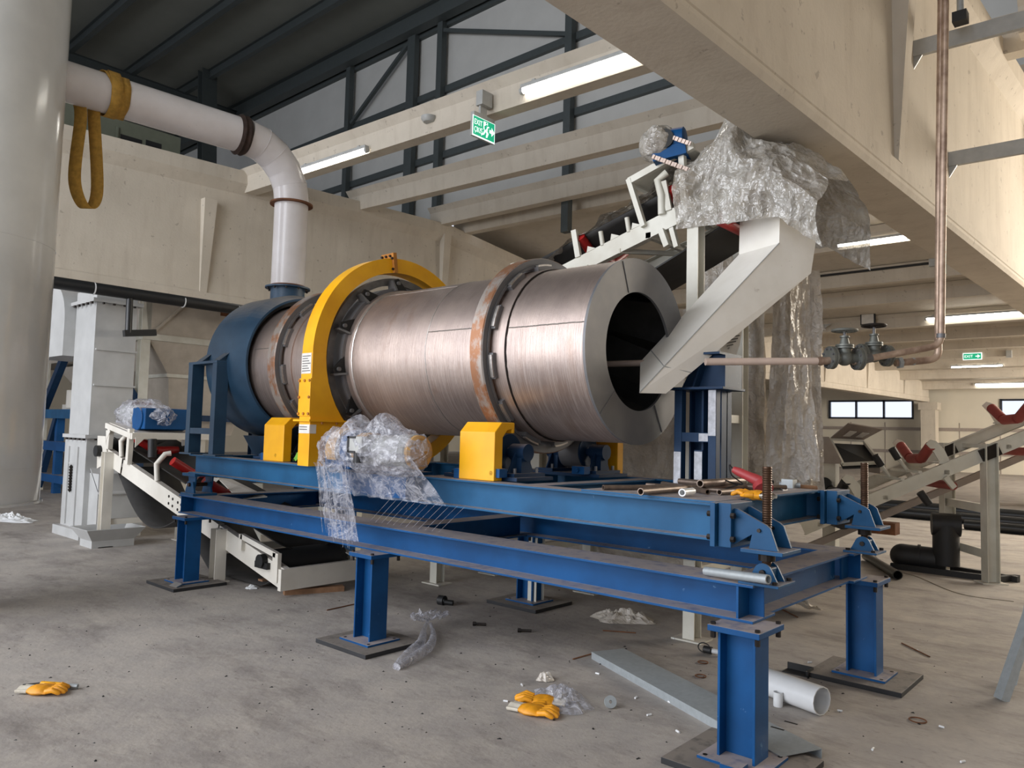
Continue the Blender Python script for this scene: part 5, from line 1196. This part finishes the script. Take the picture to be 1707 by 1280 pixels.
rod('drain_pipe', 'long thick black pipe on the floor behind the conveyor leg, farther one', (-4.6, 15.6, .15), (4.5, 14.6, .15), .13, 'pipeblack', .9)
rod('drain_pipe', 'long black pipe on the floor in front of the thicker one', (-4.4, 14.3, .11), (4.5, 13.5, .11), .11, 'pipeblack', .9)
rod('drain_pipe', 'long black pipe on the floor farthest right behind the white leg', (-1.5, 12.9, .09), (4.0, 12.6, .09), .09, 'pipeblack', .9)
rod('drain_pipe', 'short black pipe on the floor with open end toward the viewer', (-.90, 6.05, .06), (-1.62, 7.3, .06), .055, 'pipeblack', .86)
for k, (lab, a_, b_) in enumerate((('front steel stake leaning in at the right edge', (.735, 2.05, .0), (1.02, 2.35, 1.05)), ('second steel stake behind the front one at the right edge', (.73, 2.50, .0), (.93, 2.52, 1.05)))):
    tag(obj('steel_stake', MB().bar(a_, b_, .07, .055), 'galv', None), lab, 'stake')
cb_ = tag(obj('cable', MB().tube(spl([Vector((-1.267, 5.846, 0.669)), Vector((-2.444, 9.976, 0.000)), Vector((-1.586, 7.677, 0.000)), Vector((-1.139, 6.794, 0.000)), Vector((-0.788, 6.475, 0.000)), Vector((-0.200, 5.716, 0.000)), Vector((0.291, 5.704, 0.000))], 10), .008, 6), 'cable', None, True), 'thin pale cable snaking over the floor beside the short black pipe', 'cable')

# ------------------------------------------------------------------ things lying on the floor
cz = thing('steel_channel', 'long galvanised channel lying on the floor under the near leg', 'channel', (-.7, .6, 0))
obj('channel_body', MB().channel((-1.53, .99, .05), (.17, .20, .05), .27, .105, .004, -1, (.42, .9, 0)), 'galv', cz)
m = MB()
for a, b in ((.08, .10), (.06, .36)):
    pass
obj('slot_hole', MB().box((-.02, .27, .1035), (.05, .285, .1045)).box((.0, .40, .1035), (.07, .415, .1045)), 'bolt', cz)
rod('pvc_pipe', 'white plastic pipe lying on the floor behind the near leg', (-.56, 1.10, .085), (.015, .93, .085), .083, 'pvc', .93)
rod('pipe_sleeve', 'short white plastic sleeve standing upright against the white pipe', (-.235, .90, .001), (-.235, .90, .085), .028, 'pvc', .85)
G2 = glove('work_glove', 'orange work glove on the floor, the upper of the pair, beside clear film', (-.86, -.5, 0), .13, (-1.20, -.06, 0))
G3 = glove('work_glove', 'orange work glove on the floor, the nearer of the pair', (.80, .2, 0), .13, (-1.27, -.27, 0))
G4 = glove('work_glove', 'orange work glove lying alone on the floor at far left', (.80, .62, 0), .12, (-3.50, -2.12, 0))
tl = thing('hand_tool', 'black and yellow handled tool beside the lone orange glove', 'tool', (-3.5, -1.97, 0))
obj('handle', MB().tube([(-3.56, -2.05, .02), (-3.46, -1.98, .02)], .018, 10), 'yellow', tl, True)
obj('shank', MB().tube([(-3.46, -1.98, .02), (-3.38, -1.91, .018)], .014, 8), 'galv', tl, True)
obj('tip', MB().tube([(-3.56, -2.05, .02), (-3.62, -2.13, .012)], .012, 8), 'black', tl, True)
def bag(name, label, c, r_, h, seed, mat='film', elong=(1, 1), rot=0.0):
    c = Vector(c)
    def f(i, j):
        a = 2*PI*j; r0 = r_*i*(1+.35*fb((math.cos(a)*1.5+seed, math.sin(a)*1.5, 0), 1)+.15*fb((math.cos(a)*5, math.sin(a)*5, seed), 1))
        x, y = r0*math.cos(a)*elong[0], r0*math.sin(a)*elong[1]
        z = .004+h*max(0, 1-i*i)*(.5+abs(fb((x*14+seed, y*14, 0), 1)))+h*.5*abs(fb((x*35+seed, y*35, 3), 1))*(1-i)
        return c+Vector((x*math.cos(rot)-y*math.sin(rot), x*math.sin(rot)+y*math.cos(rot), z))
    return tag(obj(name, MB().grid(f, 24, 40), mat, None, True, ang=20), label, 'film')
bag('plastic_film', 'crumpled clear film beside the orange glove pair', (-1.208, 0.037, 0.000), .20, .07, 3, 'film', (1.4, .8), -.6)
bag('plastic_film', 'small brownish scrap of film above the glove pair', (-1.529, 0.263, 0.000), .06, .05, 6, 'sheet')
bag('plastic_film', 'crumpled dirty film on the floor behind the galvanised channel', (-2.063, 2.024, 0.000), .22, .09, 9, 'sheet', (1.3, .8), .5)
bag('plastic_film', 'small white scrap near the white conveyor leg', (-5.304, 0.330, 0.000), .06, .04, 12, 'pvc')
bag('plastic_film', 'pale scrap of film at the far left on the floor', (-12.487, 0.160, 0.000), .35, .10, 15, 'pvc', (1.6, .7), .3)
bt = thing('film_sleeve', 'twisted grey film sleeve lying on the floor beside the middle leg', 'film', (-2.546, 0.026, 0.000))
b1 = [Vector((-2.360, -0.297, 0.000))+Vector((0, 0, .02)), Vector((-2.499, -0.071, 0.000))+Vector((0, 0, .03)), Vector((-2.627, 0.162, 0.000))+Vector((0, 0, .04)), Vector((-2.832, 0.375, 0.000))+Vector((0, 0, .05)), Vector((-2.999, 0.565, 0.000))+Vector((0, 0, .06))]
b2 = [Vector((-2.344, -0.299, 0.000))+Vector((0, 0, .02)), Vector((-2.419, -0.069, 0.000))+Vector((0, 0, .03)), Vector((-2.514, 0.148, 0.000))+Vector((0, 0, .04)), Vector((-2.706, 0.360, 0.000))+Vector((0, 0, .05)), Vector((-2.955, 0.557, 0.000))+Vector((0, 0, .05))]
for P in (b1, b2):
    S = spl(P, 8); obj('sleeve_leg', MB().tube(S, [.014+.022*math.sin(PI*min(1, k/len(S)+.15))*(1+.2*fb((k*.8, 0, 0), 1)) for k in range(len(S))], 12), 'film', bt, True)
def tuft(i, j):
    a = 2*PI*j; c = Vector((-3.021, 0.597, 0.000)); r0 = .02+.14*i*(1+.5*fb((math.cos(a)*2, math.sin(a)*2, 1), 1)); return c+Vector((r0*math.cos(a)*.8, r0*math.sin(a), .06+.10*i*abs(fb((math.cos(a)*4, math.sin(a)*4, i*2), 1))+.02))
obj('sleeve_tuft', MB().grid(tuft, 10, 40), 'film', bt, True, ang=20)
tag(obj('timber_plank', MB().bar(Vector((-4.863, 0.410, 0.000))+Vector((0, 0, .025)), Vector((-4.650, 0.943, 0.000))+Vector((0, 0, .025)), .09, .05), 'wood', None), 'brown timber plank lying by the middle leg at the left', 'plank')
w0 = Vector((-5.391, 0.498, 0.000)); tag(obj('wood_block', MB().box(w0-Vector((.04, .03, 0)), w0+Vector((.04, .03, .06))), 'wood', None), 'small timber block under the conveyor tail', 'block')
w0 = Vector((-0.396, 1.640, 0.000)); fbx = thing('steel_bracket', 'small folded steel bracket lying behind the white pipe', 'bracket', w0)
obj('bracket_base', MB().box(w0+Vector((-.09, -.05, 0)), w0+Vector((.09, .05, .006))), 'dark', fbx); obj('bracket_side', MB().box(w0+Vector((-.09, .045, 0)), w0+Vector((.09, .05, .05))).box(w0+Vector((.085, -.05, 0)), w0+Vector((.09, .05, .05))), 'dark', fbx)
n0 = Vector((-3.543, 1.237, 0.000)); nz = thing('hose_coupling', 'black hose coupling lying on the floor between the blue legs', 'fitting', n0)
obj('coupling_ring', MB().tube([n0+Vector((-.03, 0, .04)), n0+Vector((.03, .01, .04))], .045, 16, True, .028), 'black', nz, True); obj('coupling_tail', MB().tube([n0+Vector((.03, .01, .03)), n0+Vector((.10, .05, .025))], .025, 12), 'dark', nz, True)
n0 = Vector((-0.934, 0.145, 0.000)); tag(obj('metal_disc', MB().tube([n0+Vector((-.006, .0, .032)), n0+Vector((.006, -.01, .04))], .036, 20, True, .01), 'galv', None, True), 'small metal disc standing on edge right of the glove film', 'disc')
for (px_, lab) in (((793,1043), 'black bolt on the floor between the two middle legs'), ((868,1054), 'small black nut on the floor below the far middle leg')):
    n0 = Vector(px_ and ((-2.798, 0.924, 0.000) if px_[0] == 793 else (-2.407, 1.041, 0.000)))
    tag(obj('steel_bolt', MB().tube([n0+Vector((0, 0, .016)), n0+Vector((.07, .05, .016))], .011, 8).tube([n0+Vector((-.02, -.014, .016)), n0+Vector((0, 0, .016))], .018, 6), 'bolt', None), lab, 'bolt')
n0 = Vector((-1.053, 1.605, 0.000)); pc2 = thing('plug', 'black wired plug with white end by the foot of the white trestle leg', 'plug', n0)
obj('plug_body', MB().tube([n0+Vector((-.03, 0, .03)), n0+Vector((.03, 0, .03))], .028, 12), 'black', pc2, True); obj('plug_end', MB().tube([n0+Vector((.03, 0, .03)), n0+Vector((.11, .03, .025))], .018, 10), 'pvc', pc2, True)
obj('plug_loop', MB().tube([n0+Vector((.05*math.cos(a*.4)-.03, 0, .04+.035*math.sin(a*.4))) for a in range(17)], .005, 6), 'black', pc2, True)
for k, (p_, lab) in enumerate((((-0.972, 1.371, 0.000), 'rusty wire ring on the floor left of the near leg'), ((-0.835, 1.072, 0.000), 'dark wire ring lying beside the galvanised channel'), ((0.446, 1.254, 0.000), 'thin wire ring on the open floor at the right'))):
    c = Vector(p_); rr = .035 if k < 2 else .045
    tag(obj('wire_ring', MB().tube([c+Vector((rr*math.cos(2*PI*q/20), rr*math.sin(2*PI*q/20), .006)) for q in range(21)], .004, 6), 'rust', None, True), lab, 'ring')
butts = [(-1.435, -0.225, -0.000), (-0.917, 0.394, 0.000), (-0.726, 0.472, -0.000), (-0.707, 0.201, 0.000), (-1.557, 0.066, 0.000), (-2.955, -0.276, -0.000), (-2.935, -0.232, 0.000), (-1.352, 0.607, 0.000), (-1.435, 1.795, 0.000), (-0.465, 0.098, -0.000), (-0.425, 1.945, 0.000), (0.058, 2.895, 0.000), (0.066, 1.082, 0.000), (0.382, 0.625, 0.000), (0.572, 1.242, 0.000), (0.762, 0.790, 0.000)]
WHERE = ('left of the upper orange glove', 'right of the crumpled film by the gloves', 'right of the small metal disc', 'below the small metal disc', 'left of the brownish film scrap', 'left at the middle leg slab edge', 'right at the middle leg slab edge', 'left of the galvanised channel, far end', 'behind the galvanised channel', 'beside the near leg slab', 'between the white pipe and the far leg', 'on the open floor right of the far leg', 'in front of the white pipe mouth', 'on the open floor near the bottom edge', 'in the lower right floor, upper one', 'in the lower right corner of the floor')
proto = None
for k, p_ in enumerate(butts):
    if proto is None:
        p0_ = Vector(p_); proto = obj('white_stub', MB().tube([p0_+Vector((-.013, -.006, .006)), p0_+Vector((.013, .006, .006))], .006, 8), 'pvc', None, True); lp = proto.location.copy()-p0_; c = proto
    else:
        c = proto.copy(); COL.objects.link(c); c.location = Vector(p_)+lp; c.rotation_euler = (0, 0, k*1.3)
    tag(c, 'tiny white stub on the floor '+WHERE[k], 'debris', 'white stubs scattered on the floor')
m = MB()
for k in range(520):                               # grit and crumbs nobody could count
    if k < 330: x, y = random.uniform(-5.5, .6), random.uniform(-2.2, 1.9)
    else: x, y = random.uniform(-8, 2), random.uniform(-3, 4)
    if any(abs(x-a) < .33 and abs(y-b) < .30 for a, b in legs): continue
    s_ = random.choice((.002, .003, .003, .004, .006)); a = random.random()*PI; dx_ = Vector((math.cos(a), math.sin(a), 0))*s_*random.uniform(1, 2.5); dy_ = Vector((-math.sin(a), math.cos(a), 0))*s_; b = Vector((x, y, 0))
    m.add([b-dx_-dy_, b+dx_-dy_, b+dx_*.7+dy_, b-dx_*.8+dy_, b+Vector((0, 0, s_*1.1))+dx_*.2], [(0,1,4),(1,2,4),(2,3,4),(3,0,4),(0,3,2,1)])
o = obj('floor_grit', m, 'dark'); o['kind'] = 'stuff'; o['label'] = 'dark grit and crumbs scattered over the concrete floor'
m = MB()
for (a_, b_) in (((-1.663, 0.748, 0.000), (-1.645, 0.980, 0.000)), ((-4.046, 0.331, 0.000), (-4.076, 0.645, 0.000)), ((-0.091, 3.028, 0.000), (0.171, 2.764, 0.000)), ((-1.970, 1.567, 0.000), (-1.740, 1.705, 0.000)), ((-1.366, 3.583, 0.000), (-1.014, 3.267, 0.000))): m.tube([Vector(a_)+UPZ*.006, Vector(b_)+UPZ*.006], .005, 6)
o = obj('wire_scraps', m, 'rust'); o['kind'] = 'stuff'; o['label'] = 'thin rusty wire scraps scattered on the floor'

# ------------------------------------------------------------------ lamps, cable tray, signs, detectors
def lamp(label, x0, y, z, Lm=2.1, dy=.033):
    t = thing('tube_lamp', label, 'lamp', (x0, y, z), 'tube lamps under the purlins')
    a, b = Vector((x0, y, z)), Vector((x0+Lm, y+dy*Lm, z))
    obj('lamp_housing', MB().bar(a+UPZ*.055, b+UPZ*.055, .10, .06), 'lampbody', t, bevel=.01)
    obj('light_tube', MB().tube([a+Vector((.03, 0, 0)), b-Vector((.03, 0, 0))], .036, 14), 'tube', t, True)
    e = (b-a).normalized()
    obj('end_cap', MB().tube([a-e*.02, a+e*.03], .05, 12).tube([b-e*.03, b+e*.02], .05, 12), 'lampbody', t, True)
    for q_ in (.22, Lm-.22): obj('mount', MB().box((x0+q_-.03, y+dy*q_-.02, z+.05), (x0+q_+.03, y+dy*q_+.17, z+.12)), 'lampbody', t)
    return t
lamp('long lit tube lamp at the top right of the exit sign', -5.523, 4.430, 6.610, 2.1, .043)
lamp('lit tube lamp left of the exit sign, near the duct elbow', -10.957, 4.180, 6.477, 2.0, .043)
lamp('lit tube lamp between the plastic cover and the copper riser', -4.748, 15.650, 6.481, 2.0, 0)
lamp('lit tube lamp behind the copper riser above the far window wall', -4.712, 24.250, 5.748, 2.9, 0)
lamp('small distant lit tube lamp under the far exit sign', -6.495, 36.750, 5.229, 2.1, 0)
lamp('smallest distant lit tube lamp nearest the far wall', -6.759, 43.750, 4.863, 2.4, 0)
tr_ = thing('cable_tray', 'perforated grey cable tray along the lamp carrying purlin', 'tray', (-6.5, 4.4, 6.80))
ct0, ct1 = Vector((-12.6, 4.16, 6.84)), Vector((-1.1, 4.655, 6.84))
m = MB().bar(ct0, ct1, .012, .06, ).bar(ct0+Vector((0, .12, -.03)), ct1+Vector((0, .12, -.03)), .10, .006)
obj('tray_body', m, 'galv', tr_)
m = MB(); n = 150
for k in range(n):
    c = ct0.lerp(ct1, (k+.5)/n); m.box(c+Vector((-.022, -.0085, -.012)), c+Vector((.022, -.0065, .010)))
o = obj('tray_slots', m, 'bolt', tr_); o['kind'] = 'stuff'
for s_ in (.17, .46, .75): 
    c = ct0.lerp(ct1, s_); obj('tray_bracket', MB().poly([c+Vector((0, 0, -.06)), c+Vector((0, .14, -.06)), c+Vector((0, .14, -.22))], (.03, 0, 0)), 'galv', tr_)
# exit sign (green, lit)
sx = -6.15
s1, s2, s3, s4 = [Vector(x) for x in ((-6.150, 4.053, 6.296), (-6.150, 4.538, 6.309), (-6.150, 4.550, 6.012), (-6.150, 4.092, 5.971))]
sy0, sy1 = s1.y, s2.y; sz1 = (s1.z+s2.z)/2; sz0 = (s3.z+s4.z)/2; sw, sh = sy1-sy0, sz1-sz0
eg = thing('exit_sign', 'lit green EXIT sign with running man hanging from the purlin', 'sign', (sx, (sy0+sy1)/2, sz0))
obj('sign_box', MB().box((sx-.04, sy0, sz0), (sx, sy1, sz1)).box((sx-.06, sy0+.02, sz1), (sx+.01, sy1-.02, sz1+.06)), 'lampbody', eg)
obj('sign_plate', MB().box((sx, sy0, sz0), (sx+.004, sy1, sz1)), 'signwhite', eg)
pn = obj('sign_panel', MB().box((sx+.004, sy0+.03*sw, sz0+.07*sh), (sx+.007, sy1-.03*sw, sz1-.03*sh)), 'signgreen', eg)
ts = sh*.38
text('sign_text', 'EXIT', ts, (sx+.008, sy0+.06*sw, sz0+.58*sh), (0, .72, 0), (0, 0, 1), 'signwhite', pn)
text('sign_text', '\u00c7IKI\u015e', ts, (sx+.008, sy0+.06*sw, sz0+.22*sh), (0, .62, 0), (0, 0, 1), 'signwhite', pn)
def pic(uvs, mt_='signwhite', nm='pictogram', parent=pn): return obj(nm, MB().poly([(sx+.008, sy0+sw*a, sz0+sh*b) for a, b in uvs], (.002, 0, 0)), mt_, parent)
pic([(.47, .50), (.66, .50), (.66, .90), (.47, .90)], nm='door_symbol')
pic([(.74, .44), (.84, .44), (.84, .30), (.97, .52), (.84, .74), (.84, .60), (.74, .60)], nm='arrow_symbol')
m = MB()
for uvs in ([(.56, .80), (.62, .80), (.63, .88), (.57, .88)], [(.50, .66), (.60, .78), (.66, .74), (.58, .52), (.52, .48)]): m.poly([(sx+.0105, sy0+sw*a, sz0+sh*b) for a, b in uvs], (.002, 0, 0))
obj('running_man', m, 'signgreen', pn)
m = MB()
for uvs in ([(.52, .50), (.60, .52), (.70, .36), (.64, .14), (.58, .14), (.61, .34)], [(.52, .50), (.57, .44), (.50, .24), (.40, .18), (.40, .24), (.46, .30)], [(.60, .62), (.72, .66), (.72, .72), (.60, .70)]): m.poly([(sx+.0105, sy0+sw*a, sz0+sh*b) for a, b in uvs], (.002, 0, 0))
obj('running_man', m, 'signwhite', pn)
obj('sign_stem', MB().box((sx-.05, (sy0+sy1)/2-.07, sz1+.06), (sx-.01, (sy0+sy1)/2+.07, sz1+.2)).box((sx-.08, (sy0+sy1)/2-.10, sz1+.2), (sx+.05, (sy0+sy1)/2+.12, sz1+.42)), 'lampbody', eg)
sd = thing('smoke_detector', 'round grey smoke detector on the purlin left of the sign', 'detector', (-7.463, 4.360, 6.657))
c = Vector((-7.463, 4.360, 6.657)); obj('detector_body', MB().lathe([(0, 0), (0, .09), (.05, .13), (.09, .13), (.09, 0)], c-Vector((0, 0, .04)), 'z', 24), 'lampbody', sd, True)
def smallsign(px0, label):
    e = thing('exit_sign', label, 'sign', px0); c = Vector(px0)
    obj('sign_box', MB().box(c+Vector((-.36, -.03, -.15)), c+Vector((.36, .0, .15))), 'signwhite', e)
    p2 = obj('sign_panel', MB().box(c+Vector((-.33, -.035, -.12)), c+Vector((.33, -.03, .12))), 'signgreen', e)
    text('sign_text', 'EXIT', .16, c+Vector((-.30, -.04, -.05)), (1, 0, 0), (0, 0, 1), 'signwhite', p2)
    obj('arrow_symbol', MB().poly([c+Vector(v_) for v_ in ((.12, -.037, -.02), (.20, -.037, -.02), (.20, -.037, -.08), (.30, -.037, 0), (.20, -.037, .08), (.20, -.037, .02), (.12, -.037, .02))], (0, -.004, 0)), 'signwhite', p2)
    return e
sgp = Vector((-5.085, 33.850, 5.406)); smallsign(sgp, 'small lit green EXIT sign far away on a rear purlin at the right')
wsn = Vector((-3.741, 33.800, 5.440)); tag(obj('wall_box', MB().box(wsn-Vector((.1, .05, .15)), wsn+Vector((.1, .07, .15))), 'lampbody', None), 'tiny pale box on the rear purlin right of the far sign', 'box')
c = Vector((-6.484, 24.100, 5.870)); fl1 = thing('flood_light', 'square flood light with dark rim above the valve hand wheels', 'lamp', c)
obj('flood_body', MB().box(c+Vector((-.24, -.05, -.2)), c+Vector((.24, .04, .2))), 'black', fl1); obj('flood_glass', MB().box(c+Vector((-.2, -.06, -.165)), c+Vector((.2, -.05, .165))), 'paper', fl1); obj('flood_arm', MB().box(c+Vector((.0, .04, -.02)), c+Vector((.05, .30, .03))), 'lampbody', fl1)
em = Vector((-8.251, 24.150, 5.710)); e_ = thing('emergency_light', 'white emergency light box on the purlin left of the flood light', 'lamp', em)
obj('light_box', MB().box(em+Vector((-.25, -.1, -.1)), em+Vector((.25, .22, .1))), 'pvc', e_, bevel=.01); obj('light_bracket', MB().poly([em+Vector((.25, 0, .1)), em+Vector((.5, 0, .1)), em+Vector((.25, 0, -.05))], (0, .04, 0)), 'lampbody', e_)
# brackets and cable ladder on the right face of the big girder
def gx(y): return -.70+.035*y
for k, (pp_, lab) in enumerate((((0.100, 4.458, 5.565), 'pale steel bracket arm on the right face of the big girder, upper'), ((0.350, 5.753, 4.798), 'pale steel bracket arm at the right edge, lower'))):
    c = Vector(pp_); t = thing('cable_bracket', lab, 'bracket', c)
    obj('bracket_arm', MB().bar((gx(c.y)+.05, c.y, c.z), (gx(c.y)+2.4, c.y+.1, c.z), .05, .16), 'lampbody', t)
    obj('bracket_gusset', MB().poly([(gx(c.y)+.1, c.y, c.z-.07), (gx(c.y)+.32, c.y, c.z-.07), (gx(c.y)+.1, c.y, c.z-.42)], (0, .02, 0)), 'lampbody', t)
c = Vector((0.150, 4.228, 5.626)); jb = thing('cable_clamp', 'black cable clamp on the upper girder bracket', 'clamp', c)
obj('clamp_block', MB().box(c+Vector((-.06, -.06, -.05)), c+Vector((.06, .06, .05))), 'black', jb); obj('clamp_bolt', MB().tube([c+Vector((0, 0, .05)), c+Vector((0, 0, .18))], .03, 10), 'galv', jb, True)
cd = tag(obj('conduit', MB().tube([(-6.367, 18.740, 6.431), (-2.559, 18.740, 6.443)], .035, 8), 'pipeblack', None, True), 'dark conduit running along a rear purlin below the lamp', 'pipe')
cbx = Vector((-3.276, 18.740, 6.441)); tag(obj('junction_box', MB().box(cbx-Vector((.08, .08, .1)), cbx+Vector((.08, .08, .1))), 'lampbody', None), 'small grey junction box on the dark conduit', 'box')
